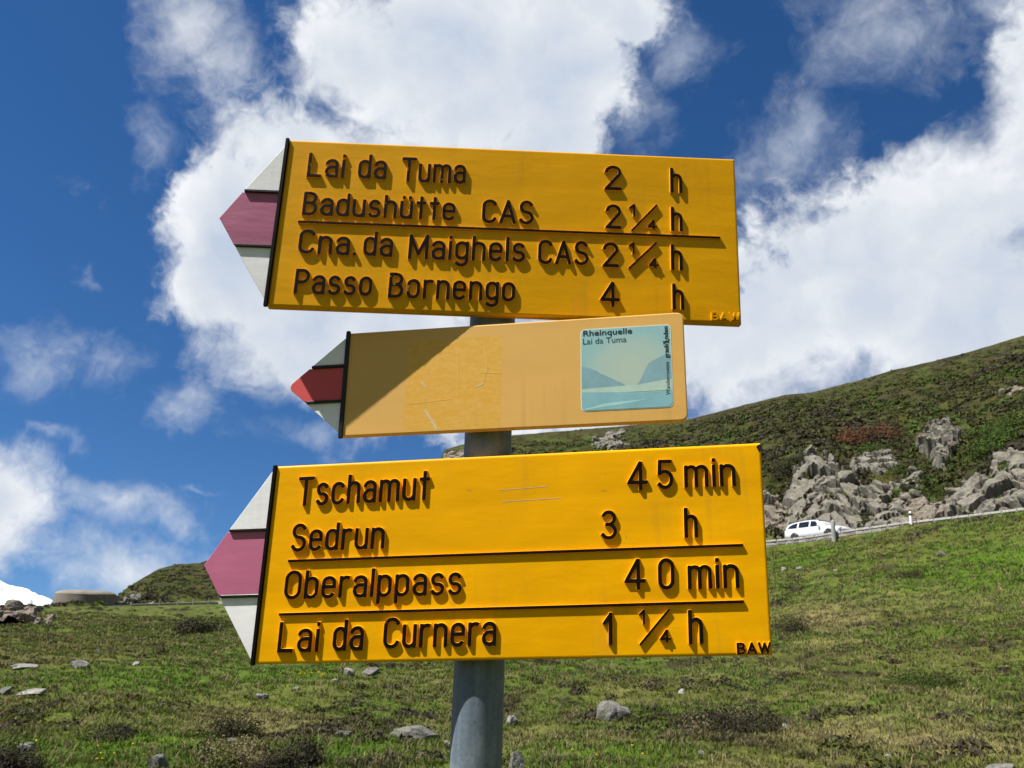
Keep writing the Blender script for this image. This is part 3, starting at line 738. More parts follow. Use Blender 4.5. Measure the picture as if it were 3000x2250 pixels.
def build_mid():
    W, H = 0.4290, 0.1376
    s = Sign('direction_sign', [-0.21509, 0.97698, 0.3421], [0.98857, -0.14372, 0.04558], [-0.14387, -0.9896, 0.0], 0.03465, W, H,
             'small blank pale yellow direction board in the middle with a lake picture sticker'); s.key = 'mid'
    # faded paint with a rectangle of unfaded yellow where an old sticker sat
    mt, t, c, oc = paint('faded_yellow_paint', (0.66, 0.375, 0.095), bump=0.10, rough=0.5, blotch=0.06)
    X, Y, Z = t.xyz(oc)
    bx = t.m('SUBTRACT', t.m('ADD', X, s.ox), t.m('MULTIPLY', t.m('ADD', Z, s.oz), s.sh)); bz = t.m('ADD', Z, s.oz)
    wob = t.m('MULTIPLY', t.m('SUBTRACT', t.noise(oc, 90, 5, 0.7), 0.5), 0.0040)
    ax = t.m('SUBTRACT', t.m('ABSOLUTE', t.m('ADD', t.m('SUBTRACT', bx, 0.1424), wob)), 0.0612)
    azz = t.m('SUBTRACT', t.m('ABSOLUTE', t.m('ADD', t.m('SUBTRACT', bz, -0.0757), wob)), 0.0592)
    inside = t.m('MULTIPLY', t.step(t.m('MAXIMUM', ax, azz), 0.0008, -0.0008), t.m('MULTIPLY_ADD', t.noise(oc, 30, 4, 0.6), 0.5, 0.62), clamp=True)
    sc = t.noise(t.v('MULTIPLY', oc, (1.0, 1.0, 2.6)), 75, 6, 0.68, 1.2); sc2 = t.noise(t.v('MULTIPLY', oc, (3.0, 1, 0.8)), 60, 5, 0.65, 0.8)
    lay = t.mix(t.step(sc, 0.40, 0.66), (0.66, 0.345, 0.030, 1), (0.70, 0.40, 0.085, 1))
    lay = t.mix(t.m('MULTIPLY', t.step(sc2, 0.62, 0.72), 0.7), lay, (0.74, 0.48, 0.16, 1))
    t.put(t.n['Principled BSDF'].inputs['Base Color'], t.mix(inside, c, lay))
    r = 0.008
    def rnd(cx, cz, a0, a1, rr=r): return [(cx + rr * math.cos(math.radians(a0 + (a1 - a0) * i / 5)), cz + rr * math.sin(math.radians(a0 + (a1 - a0) * i / 5))) for i in range(6)]
    body = [(0, 0)] + rnd(W - r, -r, 90, 0) + rnd(W - r, -H + r, 0, -90) + [(0, -H)]
    s.plate('panel', body, mt, -0.010, 0.0, 0.0018)
    def tipf(x, z):
        q = 0.006
        return [(x + q * 1.35, z - q * 1.5), (x + q * 0.5, z - q * 0.75), (x + q * 0.22, z), (x + q * 0.5, z + q * 0.75), (x + q * 1.35, z + q * 1.5)]
    arrow_fields(s, -0.0740, -0.0692, -0.0442, -0.0912, tipf, 0.010, 0.0005)
    s.bar('upright_bar', (0.0003, 0.0002), (0.0003, -H), 0.0027, 0.0022, [M_BLACK, M_BLACK], side=1.1)
    # gouges
    mm = lambda p: (p[0] / 1000, p[1] / 1000)
    gm = flat_mat('bare_metal_gouge', (0.58, 0.47, 0.27))
    for p, q, w in (((107.7, -109.3), (116.5, -122.0), 0.0011), ((116.5, -122.0), (123.3, -133.5), 0.0014), ((172.0, -82.0), (180.7, -78.3), 0.0008), ((101.0, -72.4), (106.9, -78.4), 0.0009)):
        s.bar('gouge', mm(p), mm(q), w, 0.00012, [gm, gm])
    gm2 = flat_mat('scuffed_paint', (0.68, 0.38, 0.062))
    for p, q, w in (((167.5, -113.7), (172.1, -129.0), 0.0020), ((180, -30), (186, -62), 0.0010), ((178, -64), (203, -66), 0.0007), ((86, -100), (140, -96), 0.0006), ((147, -44), (149, -92), 0.0009), ((180, -78), (186, -58), 0.0005)):
        s.bar('scuff', mm(p), mm(q), w, 0.00010, [gm2, gm2])
    # sticker: rounded square with a printed lake scene
    x0, x1, z0, z1 = 0.3020, 0.4128, -0.0150, -0.1206; rr = 0.006
    def rsq(i): return rnd(x1 - rr, z0 - rr, 90, 0, rr - i) + rnd(x1 - rr, z1 + rr, 0, -90, rr - i) + rnd(x0 + rr, z1 + rr, -90, -180, rr - i) + rnd(x0 + rr, z0 - rr, 180, 90, rr - i)
    st = s.plate('sticker', rsq(0), flat_mat('sticker_white', (0.62, 0.72, 0.66)), -0.0002, 0.0003, 0)
    st['label'] = 'blue green lake picture sticker with dark lettering'
    ms = bpy.data.materials.new('sticker_sky_print'); ms.use_nodes = True
    t = NT(ms.node_tree); b = t.n['Principled BSDF']; oc = t.n.new('ShaderNodeTexCoord').outputs['Object']
    X, Y, Z = t.xyz(oc); bx = t.m('ADD', X, s.ox); bz = t.m('ADD', Z, s.oz)
    dx = t.m('MULTIPLY', t.m('SUBTRACT', bx, 0.362), 16.0); dz = t.m('MULTIPLY', t.m('SUBTRACT', bz, -0.072), 19.0)
    f = t.m('ADD', t.v('LENGTH', t.comb(dx, dz, 0.0)), t.m('MULTIPLY', t.m('SUBTRACT', t.noise(oc, 90, 5, 0.7), 0.5), 0.35))
    t.put(b.inputs['Base Color'], t.ramp(f, [(0.2, (0.41, 0.50, 0.41)), (0.65, (0.37, 0.49, 0.43)), (1.05, (0.27, 0.46, 0.46))])); b.inputs['Roughness'].default_value = 0.35
    s.plate('printed_sky', rsq(0.0009), ms, 0.0002, 0.00036, 0, st)
    def shape(name, pts, col, h):
        mshp = flat_mat(name + '_ink', col, 0.35)
        vv = [s.xf(x, z, h) for (x, z) in pts]; m = mesh_py(name, vv, [tuple(range(len(vv)))])
        return link(name, m, mshp, st)
    e = 0.0010; g = np.random.default_rng(4)
    def jag(a, bb, n, amp):
        return [(a[0] + (bb[0] - a[0]) * i / n, a[1] + (bb[1] - a[1]) * i / n + g.uniform(-amp, amp) * (0 < i < n)) for i in range(n + 1)]
    shape('printed_mountain', [(x0 + e, -0.0925)] + [(x0 + e, -0.0633)] + jag((0.312, -0.0655), (0.3552, -0.0893), 9, .0007) + [(0.3562, -0.0915)], (0.215, 0.365, 0.405), 0.00044)
    shape('printed_mountain', [(x1 - e, -0.0905), (0.3700, -0.0905)] + jag((0.3723, -0.0879), (0.3843, -0.0645), 6, .0006) + jag((0.3890, -0.0610), (0.4050, -0.0540), 5, .0005) + [(x1 - e, -0.0530)], (0.225, 0.37, 0.41), 0.00046)
    shape('printed_shore', [(x0 + e, -0.0925), (0.330, -0.0915), (0.372, -0.0905), (0.400, -0.0862), (x1 - e, -0.0850), (x1 - e, -0.0990), (x0 + e, -0.0990)], (0.42, 0.56, 0.47), 0.00050)
    shape('printed_lake', [(x0 + e, -0.0965), (0.345, -0.0985), (0.380, -0.1000), (x1 - e, -0.1005), (x1 - e, z1 + rr), (x1 - e - 0.003, z1 + 0.002), (x1 - rr, z1 + e), (x0 + rr, z1 + e), (x0 + e + 0.002, z1 + 0.0025), (x0 + e, z1 + rr)], (0.225, 0.43, 0.475), 0.00054)
    shape('printed_ripple', [(x0 + 0.004, -0.1178), (0.330, -0.1120), (0.385, -0.1085), (0.360, -0.1125), (0.325, -0.1165), (x0 + 0.006, z1 + 0.0016)], (0.36, 0.60, 0.58), 0.00058)
    shape('printed_ripple', [(0.325, -0.1010), (0.36, -0.1018), (0.40, -0.1012), (0.36, -0.1030)], (0.25, 0.49, 0.50), 0.00058)
    ink = flat_mat('dark_blue_ink', (0.010, 0.035, 0.050), 0.4); ink2 = flat_mat('grey_blue_ink', (0.030, 0.085, 0.085), 0.4)
    text_mesh(s, 'Rheinquelle', 0.3053, -0.0240, 0.0105, 0.00062, ink, st, 0.0605, 0.013)
    text_mesh(s, 'Lai da Tuma', 0.3050, -0.0347, 0.0108, 0.00062, ink2, st, 0.0536)
    text_mesh(s, 'Wanderrouten', 0.4092, -0.1052, 0.0070, 0.00062, ink, st, 0.0416, 0.004, True)
    text_mesh(s, 'graub', 0.4092, -0.0588, 0.0078, 0.00062, ink, st, 0.0185, 0.022, True)
    text_mesh(s, 'nden', 0.4092, -0.0340, 0.0078, 0.00062, ink, st, 0.0165, 0.022, True)
    # curled horn mark that stands in for the letter between them
    v, f, mi = [], [], []
    for pts in ([(0.4098, -0.0392), (0.4080, -0.0378), (0.4055, -0.0384), (0.4035, -0.0400)], [(0.4104, -0.0352), (0.4090, -0.0372), (0.4068, -0.0362), (0.4050, -0.0376), (0.4030, -0.0372)], [(0.4104, -0.0352), (0.4096, -0.0345)]):
        stroke(v, f, mi, pts, False, [(0.00065, 0.0005), (0.0006, 0.00060), (0.0005, 0.00064)], s.xf)
    s.part('printed_emblem', v, f, None, ink, st)
    clamp(s, 0.0)
build_mid()


# ------------------------------------------------------------------ grass
def tufts(n, rmin, rmax, per, az0=-0.72, az1=0.80, seed=1):
    g = np.random.default_rng(seed)
    az = g.uniform(az0, az1, n); r = np.exp(g.uniform(math.log(rmin), math.log(rmax), n))
    x, y = r * np.sin(az), r * np.cos(az); z, t = height(x, y)
    k = (t > 0.2) & (t < 5.98); x, y, z, r, t = x[k], y[k], z[k], r[k], t[k]
    c = cover(x, y, t); lushn = fbm(x * 0.8, y * 0.8, 3, 91)
    n = len(x); N = n * per
    rep = lambda a: np.repeat(a, per, axis=0)
    x, y, z, r, c, lushn = rep(x), rep(y), rep(z), rep(r), rep(c), rep(lushn)
    straw = rep(g.uniform(0, 1, n) < 0.15) | (g.uniform(0, 1, N) < 0.07)
    th = g.uniform(0, 2 * math.pi, N); sp = g.uniform(0, 1, N) ** 0.7 * (0.05 + 0.0022 * r)
    bx, by = x + np.cos(th) * sp, y + np.sin(th) * sp
    bz, _ = height(bx, by)
    hgt = (0.028 + 0.0012 * r) * g.uniform(0.6, 1.5, N) * (0.55 + 1.0 * lushn) * np.where(straw, 1.25, 1.0)
    wd = 0.0025 + 0.00048 * r
    lean = g.uniform(0.25, 1.15, N); a2 = th + g.normal(0, 0.6, N)
    side = g.uniform(0, 2 * math.pi, N)
    sx, sy = np.cos(side) * wd, np.sin(side) * wd
    mx, my = bx + np.cos(a2) * hgt * lean * 0.35, by + np.sin(a2) * hgt * lean * 0.35
    tx, ty = bx + np.cos(a2) * hgt * lean, by + np.sin(a2) * hgt * lean
    V = np.stack([np.stack([bx - sx, by - sy, bz - 0.01], 1), np.stack([bx + sx, by + sy, bz - 0.01], 1),
                  np.stack([mx + sx * .7, my + sy * .7, bz + hgt * 0.62], 1), np.stack([mx - sx * .7, my - sy * .7, bz + hgt * 0.62], 1), np.stack([tx, ty, bz + hgt], 1)], 1).reshape(-1, 3)
    i = np.arange(N)[:, None] * 5
    T = np.concatenate([i + np.array([[0, 1, 2]]), i + np.array([[0, 2, 3]]), i + np.array([[3, 2, 4]])])
    cc = c * g.uniform(0.8, 1.95, (N, 1)) * np.array([1.0, 1.0, 1.0])
    cc = np.where(straw[:, None], C_STRAW * g.uniform(0.5, 1.15, (N, 1)), cc)
    return V, T, np.repeat(cc, 5, 0)
V, T, Cc = tufts(36000, 7.0, 68.0, 9)
V2, T2, C2 = tufts(30000, 24.0, 68.0, 6, seed=2)
V3, T3, C3 = tufts(9000, 2.0, 7.4, 10, -1.0, 1.0, 3)
V, T, Cc = np.concatenate([V, V2, V3]), np.concatenate([T, T2 + len(V), T3 + len(V) + len(V2)]), np.concatenate([Cc, C2, C3])
o = link('meadow_grass', mesh_np('meadow_grass', V, T, Cc), M_LEAF); tag(o, 'short green and straw coloured alpine grass on the slope', 'grass', kind='stuff')

def clumps(x, y, z, R, col, leaves, leaf, g, flat=0.6, calm=1.0):
    """low cushions of small leaf faces; all arrays per clump"""
    n = len(x); N = n * leaves
    rep = lambda a: np.repeat(a, leaves, axis=0)
    d = g.normal(size=(N, 3)); d[:, 2] = np.abs(d[:, 2]) * 0.9 + 0.05; d /= np.linalg.norm(d, axis=1, keepdims=True)
    rad = rep(R) * g.uniform(0.55, 1.05, N)
    lob = 0.75 + 0.5 * fbm(d[:, 0] * 1.6 + rep(x) * 3, d[:, 1] * 1.6 + rep(y) * 3, 2, 5)
    P = np.stack([rep(x), rep(y), rep(z)], 1) + d * (rad * lob)[:, None] * np.array([1, 1, flat])
    s = rep(R) * leaf * g.uniform(0.6, 1.4, N)
    nrm = d + g.normal(size=(N, 3)) * 0.55; nrm /= np.linalg.norm(nrm, axis=1, keepdims=True)
    u = np.cross(nrm, g.normal(size=(N, 3))); u /= np.linalg.norm(u, axis=1, keepdims=True); w = np.cross(nrm, u)
    V = np.stack([P + u * s[:, None], P - u * (s * 0.5)[:, None] + w * (s * 0.6)[:, None], P - u * (s * 0.5)[:, None] - w * (s * 0.6)[:, None]], 1).reshape(-1, 3)
    T = np.arange(N * 3).reshape(-1, 3)
    C = rep(col) * (1 + (g.uniform(0.55, 1.5, (N, 1)) - 1) * calm)
    return V, T, np.repeat(C, 3, 0)

def hill_heath():
    g = np.random.default_rng(23); n = 30000
    az = g.uniform(-0.60, 0.76, n); r = np.exp(g.uniform(math.log(64), math.log(198), n))
    x, y = r * np.sin(az), r * np.cos(az); z, t = height(x, y)
    k = (t > 8.2) & (t < 10.15); x, y, z, t = x[k], y[k], z[k], t[k]
    c = cover(x, y, t); n = len(x)
    kind = fbm(x * 0.16, y * 0.16, 4, 101) + g.normal(0, 0.09, n)
    c = np.where((kind < 0.39)[:, None], C_HEATH * 1.2, np.where((kind < 0.54)[:, None], C_MOSS * 1.25, np.where((kind < 0.62)[:, None], C_OLIVE * 0.52, C_JUNI * 1.1)))
    c = c * g.uniform(0.75, 1.3, (n, 1)); R = g.uniform(0.25, 0.75, n) * (0.5 + 0.9 * fbm(x * 0.3, y * 0.3, 3, 44))
    R = R * (1 - 0.6 * sstep(t, 9.7, 10.0))
    V, T, C = clumps(x, y, z - 0.05, R, c, 26, 0.36, g, 0.5, 0.6)
    o = link('hill_heath', mesh_np('hill_heath', V, T, C), M_HEATH); tag(o, 'dark heath and juniper cushions covering the hillside above the road', 'heath', kind='stuff')
hill_heath()
def meadow_heath():
    g = np.random.default_rng(29); n = 5200
    az = g.uniform(-0.72, 0.78, n); r = np.exp(g.uniform(math.log(8), math.log(110), n))
    x, y = r * np.sin(az), r * np.cos(az); z, t = height(x, y)
    w = fbm(x * 0.5, y * 0.5, 4, 63)
    left = sstep(-az, 0.28, 0.42) * sstep(r, 30, 50)
    k = (t > 0.85) & (t < 5.9) & ((w + left * 0.2) > 0.60) & (patch_field(x, y, LUSH_W) < 0.35)
    x, y, z, r = x[k], y[k], z[k], r[k]; n = len(x)
    mixv = g.uniform(0, 1, (n, 1)); c = np.where(mixv < 0.45, C_HEATH * 1.2, np.where(mixv < 0.75, C_MOSS * 1.5, C_OLIVE * 0.6))
    R = g.uniform(0.05, 0.16, n) * (1 + r * 0.022)
    V, T, C = clumps(x, y, z - 0.02, R, c, 60, 0.20, g, 0.55)
    o = link('meadow_heather', mesh_np('meadow_heather', V, T, C), M_HEATH); tag(o, 'low brown heather cushions scattered through the meadow', 'heather', kind='stuff')
meadow_heath()
def flowers():
    g = np.random.default_rng(31); P = []
    for (x, y, sx, sy, n) in ((670, 1462, 50, 8, 34), (240, 1635, 200, 22, 9), (1330, 1640, 150, 16, 5), (420, 1600, 150, 40, 5), (2100, 1250, 110, 40, 6)):
        for i in range(n):
            c, r = on_ground(x + g.normal() * sx * 0.6, min(y + g.normal() * sy * 0.6, 1655)); P.append((*c, r))
    P = np.array(P); n = len(P)
    V, T, C = clumps(P[:, 0], P[:, 1], P[:, 2] + 0.05 + 0.001 * P[:, 3], 0.007 + 0.0005 * P[:, 3], np.tile(np.array([[0.62, 0.44, 0.02]]), (n, 1)), 8, 0.8, g, 0.4)
    o = link('yellow_flowers', mesh_np('yellow_flowers', V, T, C), M_LEAF); tag(o, 'tiny yellow meadow flowers in the grass', 'flowers', kind='stuff')
flowers()

# ------------------------------------------------------------------ single stones in the meadow
BOULDERS = [ # photo x, photo y of the foot, width, height, depth ratio, material, seed, cuts, label
 (1330, 1551, 76, 56, .9, M_STONE, 3, 10, 'big rounded grey boulder standing alone right of the post'),
 (905, 1604, 128, 42, .55, M_STONE, 12, 14, 'long flat layered grey slab just left of the post at the bottom'),
 (752, 1460, 32, 22, .8, M_PALE, 5, 12, 'whitish stone touching the darker one under the lowest board'),
 (797, 1457, 52, 24, .8, M_STONE, 6, 12, 'grey stone right of the whitish one under the lowest board'),
 (721, 1473, 24, 11, .8, M_PALE, 7, 12, 'small pale stone below the whitish and grey pair'),
 (564, 1510, 27, 19, .8, M_PALE, 8, 10, 'pale wedge shaped stone below the arrow tip of the lowest board'),
 (641, 1492, 12, 11, .9, M_PALE, 9, 9, 'tiny bright stone left of the three pale stones under the board'),
 (167, 1444, 38, 21, .7, M_PALE, 10, 12, 'bright tilted stone on the left slope'),
 (58, 1500, 72, 16, .6, M_PALE, 11, 14, 'long pale flat slab at the left edge, the lower of two'),
 (10, 1499, 34, 20, .7, M_STONE, 41, 14, 'dark grey stone cut by the left edge beside the long pale slab'),
 (53, 1443, 56, 13, .6, M_PALE, 14, 14, 'flat pale slab at the left edge, the upper of two'),
 (19, 1438, 8, 13, .9, M_STONE, 15, 8, 'small upright stone left of the upper flat slab'),
 (47, 1620, 40, 22, .9, M_STONE, 16, 6, 'domed grey stone in the bottom left corner'),
 (344, 1668, 66, 42, .8, M_STONE, 17, 12, 'large grey stone at the bottom edge left of the brown shrub mound'),
 (502, 1607, 30, 19, .8, M_STONE, 18, 9, 'grey stone on top of the straw coloured bank left of the shrub mound'),
 (496, 1642, 22, 24, .8, M_STONE, 19, 9, 'buff stone half sunk in the bank left of the shrub mound'),
 (1104, 1568, 31, 27, .8, M_PALE, 20, 11, 'pale stone just right of the post'),
 (1112, 1664, 52, 46, .8, M_STONE, 21, 13, 'broken grey rock beside the foot of the visible post'),
 (1473, 1498, 14, 13, .9, M_PALE, 22, 9, 'small pale stone upslope right of the big rounded boulder'),
 (1696, 1571, 26, 18, .8, M_PALE, 24, 11, 'pale stone at the right end of the broad heather patch'),
 (1517, 1630, 16, 10, .9, M_PALE, 25, 8, 'small white stone near the bottom below the broad heather patch'),
 (1696, 1232, 19, 9, .8, M_PALE, 26, 9, 'leftmost of three pale stones below the road wall'),
 (1728, 1232, 23, 12, .8, M_STONE, 27, 9, 'middle of three stones below the road wall, a little darker'),
 (1805, 1233, 16, 7, .8, M_PALE, 28, 9, 'rightmost of three pale stones below the road wall'),
 (2040, 1201, 25, 17, .8, M_ROCKW, 30, 10, 'pinkish stone high on the bright green slope at right'),
 (2172, 1668, 68, 24, .7, M_STONE, 32, 11, 'flat yellowish grey rock in the bottom right corner'),
 (1921, 1637, 18, 9, .8, M_PALE, 34, 9, 'small white stone near the bottom at right'),
 (362, 1388, 16, 8, .8, M_PALE, 35, 9, 'small white stone highest on the left slope'),
 (290, 1437, 21, 10, .8, M_PALE, 36, 9, 'low pale stone right of the bright tilted one'),
 (207, 1411, 34, 11, .7, M_STONE, 37, 12, 'row like grey stone above the bright tilted one'),
 (746, 1593, 46, 24, .8, M_STONE, 38, 11, 'dark grey rock between the shrub mound and the layered slab'),
 (963, 1610, 22, 11, .8, M_PALE, 43, 10, 'small pale stone at the right end of the layered slab by the post'),
]
for (px, py, w, h, dr, mt, sd, cuts, lab) in BOULDERS:
    c, r = on_ground(px, min(py, 1700), 4.0)
    k = float((c - EYE) @ FWD) / 1711.0 * 1.02
    wm, hm = w * k, h * k
    m = rock_mesh('boulder', sd, (wm / 2 * 1.10, wm / 2 * dr, hm * 0.78), 4 if w > 40 else 3, cuts + 3, 0.16, 0.38)
    o = link('boulder', m, mt); a = math.atan2(c[0], c[1])
    o.location = (c[0], c[1] + wm * 0.15, c[2] + hm * 0.03); o.rotation_euler = (random.uniform(-.12, .12), random.uniform(-.15, .15), -a + random.uniform(-.25, .25))
    tag(o, lab, 'boulder' if w > 60 else 'stone', 'stones scattered in the meadow')

# ------------------------------------------------------------------ rock outcrops: each a thing made of blocks
def block_set(n, seed0, boxy=0.55):
    return [rock_mesh('rock_block', seed0 + i, (1, 1, 1), 2, 7, 0.05, 0.62, boxy) for i in range(n)]
BLOCKS = block_set(9, 200); BLOCKW = block_set(5, 300); SLABS = block_set(5, 400, 0.8)
for q in BLOCKS: q.materials.append(M_ROCK)
for q in BLOCKW: q.materials.append(M_ROCKW)
for q in SLABS: q.materials.append(M_ROCK)
def facets(u, v, cell, seed, amp, tilt, crack):
    """broken planes: every cell of a jittered grid has its own level and slope"""
    u, v = u / cell, v / cell; iu, iv = np.floor(u), np.floor(v)
    b1 = np.full_like(u, 9.0); b2 = np.full_like(u, 9.0); hh = np.zeros_like(u)
    for i in (-1, 0, 1):
        for j in (-1, 0, 1):
            cu, cv = iu + i, iv + j; px, py = cu + _h(cu, cv, seed), cv + _h(cu, cv, seed + 1)
            d = np.hypot(u - px, v - py); lev = (_h(cu, cv, seed + 2) - 0.5) * amp + ((u - px) * (_h(cu, cv, seed + 3) - 0.5) + (v - py) * (_h(cu, cv, seed + 4) - 0.62)) * tilt
            near = d < b1; b2 = np.where(near, b1, np.minimum(b2, d)); hh = np.where(near, lev, hh); b1 = np.where(near, d, b1)
    return hh - crack * np.exp(-((b2 - b1) / 0.05) ** 2)
def to_photo(P):
    Q = P - EYE; d = Q @ FWD; k = 2212 / 3000
    return (1500 + FPX * (Q @ RIGHT) / d) * k, (1125 - FPX * (Q @ UP) / d) * k
def poly_sd(x, y, poly):
    """signed distance to a polygon, positive inside"""
    p = np.array(poly, float); best = np.full_like(x, 1e9); ins = np.zeros(x.shape, bool)
    for i in range(len(p)):
        a, b = p[i], p[i - 1]; ab = b - a; t = np.clip(((x - a[0]) * ab[0] + (y - a[1]) * ab[1]) / (ab @ ab), 0, 1)
        best = np.minimum(best, np.hypot(x - a[0] - t * ab[0], y - a[1] - t * ab[1]))
        c = (a[1] > y) != (b[1] > y); ins ^= c & (x < (b[0] - a[0]) * (y - a[1]) / np.where(b[1] == a[1], 1e-9, b[1] - a[1]) + a[0])
    return np.where(ins, best, -best)
def outcrop(label, poly, dip, seed, mat=None, cell=1.5, lift=1.0, amp=1.0, thin=1.0, blocks=4, group='rock outcrops above the road'):
    """a face of broken rock lying in the slope inside a photo outline, and some loose blocks on it"""
    pts = [on_ground(x, y, 30) for (x, y) in poly]
    az = [math.atan2(p[0][0], p[0][1]) for p in pts]; rm = float(np.mean([p[1] for p in pts]))
    ts = [float(height(p[0][0], p[0][1])[1][0]) for p in pts]
    a0, a1 = min(az) - 1.2 / rm, max(az) + 1.2 / rm; t0, t1 = min(ts) - 0.12, max(ts) + 0.12
    step = cell * 0.085; na = int(min(150, max(24, (a1 - a0) * rm / step)))
    A = np.linspace(a0, a1, na); R, Zs = profile(A); i0 = np.clip(np.floor(t0), 0, len(R) - 2)
    TT = np.linspace(t0, t1, 400); idx = np.arange(len(R))
    rr = np.array([np.interp(TT, idx, R[:, k]) for k in range(na)]).T; zz = np.array([np.interp(TT, idx, Zs[:, k]) for k in range(na)]).T
    k = na // 2; L = np.concatenate([[0], np.cumsum(np.hypot(np.diff(rr[:, k]), np.diff(zz[:, k])))])
    nt = int(min(150, max(24, L[-1] / step))); sel = np.interp(np.linspace(0, L[-1], nt), L, np.arange(400))
    TT = np.interp(sel, np.arange(400), TT)
    rr = np.array([np.interp(TT, idx, R[:, k]) for k in range(na)]).T; zz = np.array([np.interp(TT, idx, Zs[:, k]) for k in range(na)]).T
    X, Y = rr * np.sin(A), rr * np.cos(A); Z = zz + bumps(X, Y, np.repeat(TT[:, None], na, 1))
    P = np.stack([X, Y, Z], -1)
    px, py = to_photo(P.reshape(-1, 3)); k_px = 1711 / rm
    wob = (fbm(px * 0.06, py * 0.06, 3, seed) - 0.5) * 0.9 * k_px * cell
    sd = (poly_sd(px, py, poly) + wob).reshape(X.shape) / k_px + 0.25 * cell           # metres inside the outline
    m = sstep(sd, -0.25, 0.55 * cell * 0.7)
    if max(ts) > 8.05 and label[:4] != 'long': m = m * sstep(np.repeat(TT[:, None], na, 1), 8.02, 8.12)      # keep off the road
    U = (A - A.mean())[None, :] * rm + 0 * X; W = np.repeat(np.linspace(0, L[-1], nt)[:, None], na, 1)
    cu, su = math.cos(dip), math.sin(dip); u, v = U * cu + W * su, (-U * su + W * cu) / thin
    u2 = u + (fbm(U * 0.8, W * 0.8, 2, seed + 5) - 0.5) * 0.5
    h = facets(u2, v, cell, seed * 10, amp * 1.15, amp * 1.2, 0.40 * cell) + 0.33 * facets(u2 + 3, v, cell * 0.42, seed * 10 + 5, amp * 0.6, amp * 0.5, 0.25 * cell) + 0.07 * facets(u, v, cell * 0.19, seed * 10 + 7, amp * 0.7, amp * 0.5, 0.2 * cell)
    out = np.stack([-np.sin(A) * 0.72 + 0 * X, -np.cos(A) * 0.72 + 0 * X, 0.70 + 0 * X], -1)
    P = P + out * (-0.45 + (0.40 + lift * 0.55 + h * 0.62) * m)[..., None]
    base = P.reshape(-1, 3).mean(0)
    q = np.stack(np.meshgrid(np.arange(nt - 1), np.arange(na - 1), indexing='ij'), -1).reshape(-1, 2)
    keep = (m[q[:, 0], q[:, 1]] > 0.01) | (m[q[:, 0] + 1, q[:, 1] + 1] > 0.01); q = q[keep]
    f = np.stack([q[:, 0] * na + q[:, 1], q[:, 0] * na + q[:, 1] + 1, (q[:, 0] + 1) * na + q[:, 1] + 1, (q[:, 0] + 1) * na + q[:, 1]], 1)[:, ::-1]
    used = np.unique(f); mp = np.zeros(nt * na, int); mp[used] = np.arange(len(used))
    root = empty('rock_outcrop', loc=tuple(base)); tag(root, label, 'rock outcrop', group)
    link('rock_face', mesh_np('rock_face', P.reshape(-1, 3)[used] - base, mp[f], None, False, 4), mat or M_ROCK, root)
    g = random.Random(seed); inside = np.argwhere((sd > 0.2) & (m > 0.6))
    low = np.argwhere((m > 0.25) & (h < np.quantile(h[m > 0.25], 0.35))) if (m > 0.25).any() else []
    for _ in range(int(len(low) and max(6, (a1 - a0) * rm * L[-1] * 0.22))):
        i, j = low[g.randrange(len(low))]; CREVICE.append((*P[i, j], cell))
    for _ in range(blocks):
        if not len(inside): break
        i, j = inside[g.randrange(len(inside))]; me = g.choice(BLOCKW if g.random() < 0.4 else SLABS)
        o = link('rock_block', me, me.materials[0], root); w = cell * g.uniform(0.22, 0.5)
        o.location = tuple(P[i, j] - base); o.rotation_euler = (g.uniform(-.4, .4), dip * 0.6 + g.uniform(-.3, .3), -A[j] + g.uniform(-.5, .5)); o.scale = (w, w * 0.7, w * g.uniform(0.4, 0.8))
    return root
GL_ = 'rock outcrops on the left'
CREVICE = []
outcrop('tall grey cliff of split blocks directly behind the white car', [(1688, 1155), (1702, 1080), (1728, 1020), (1752, 985), (1795, 1000), (1842, 1040), (1860, 1090), (1880, 1155)], -0.55, 1, None, 1.9, 1.5, 1.5, 0.7, 5)
outcrop('grey slabby cliff between the white car and the white road post', [(1850, 1050), (1900, 1058), (1945, 1085), (1975, 1115), (1975, 1150), (1872, 1155)], 0.7, 2, None, 1.7, 1.2, 1.3, 0.45, 4)
outcrop('broken rock at the cliff foot beside the lowest board', [(1640, 1060), (1672, 1075), (1692, 1100), (1692, 1152), (1640, 1155)], -0.4, 3, M_ROCKW, 1.4, 0.8, 1.0, 0.6, 3)
outcrop('rounded grey outcrop standing in heath above the cliff', [(1836, 1005), (1862, 985), (1900, 990), (1930, 984), (1940, 1010), (1900, 1022), (1870, 1012), (1845, 1022)], 0.2, 4, None, 1.4, 0.9, 0.8, 1.0, 2)
outcrop('layered crag of thin ledges highest above the road', [(1990, 965), (2012, 925), (2048, 920), (2074, 950), (2060, 975), (2042, 1012), (2018, 1005), (2008, 985)], -0.35, 5, None, 1.3, 1.6, 1.3, 0.34, 4)
outcrop('small pale ledge between heath cushions left of the layered crag', [(1915, 1052), (1955, 1032), (1992, 1026), (1990, 1052), (1950, 1066)], 0.3, 6, None, 0.9, 0.7, 0.9, 0.6, 2)
outcrop('low broken rocks behind the white road post', [(1930, 1088), (1985, 1070), (2030, 1086), (2080, 1092), (2075, 1132), (1960, 1146)], 0.5, 7, M_ROCKW, 1.5, 0.8, 1.1, 0.5, 3)
outcrop('large tilted slabs at the right edge above the road', [(2040, 1118), (2078, 1062), (2120, 1038), (2190, 1050), (2260, 1070), (2260, 1122), (2130, 1130)], 0.72, 8, None, 2.0, 1.3, 1.5, 0.45, 5)
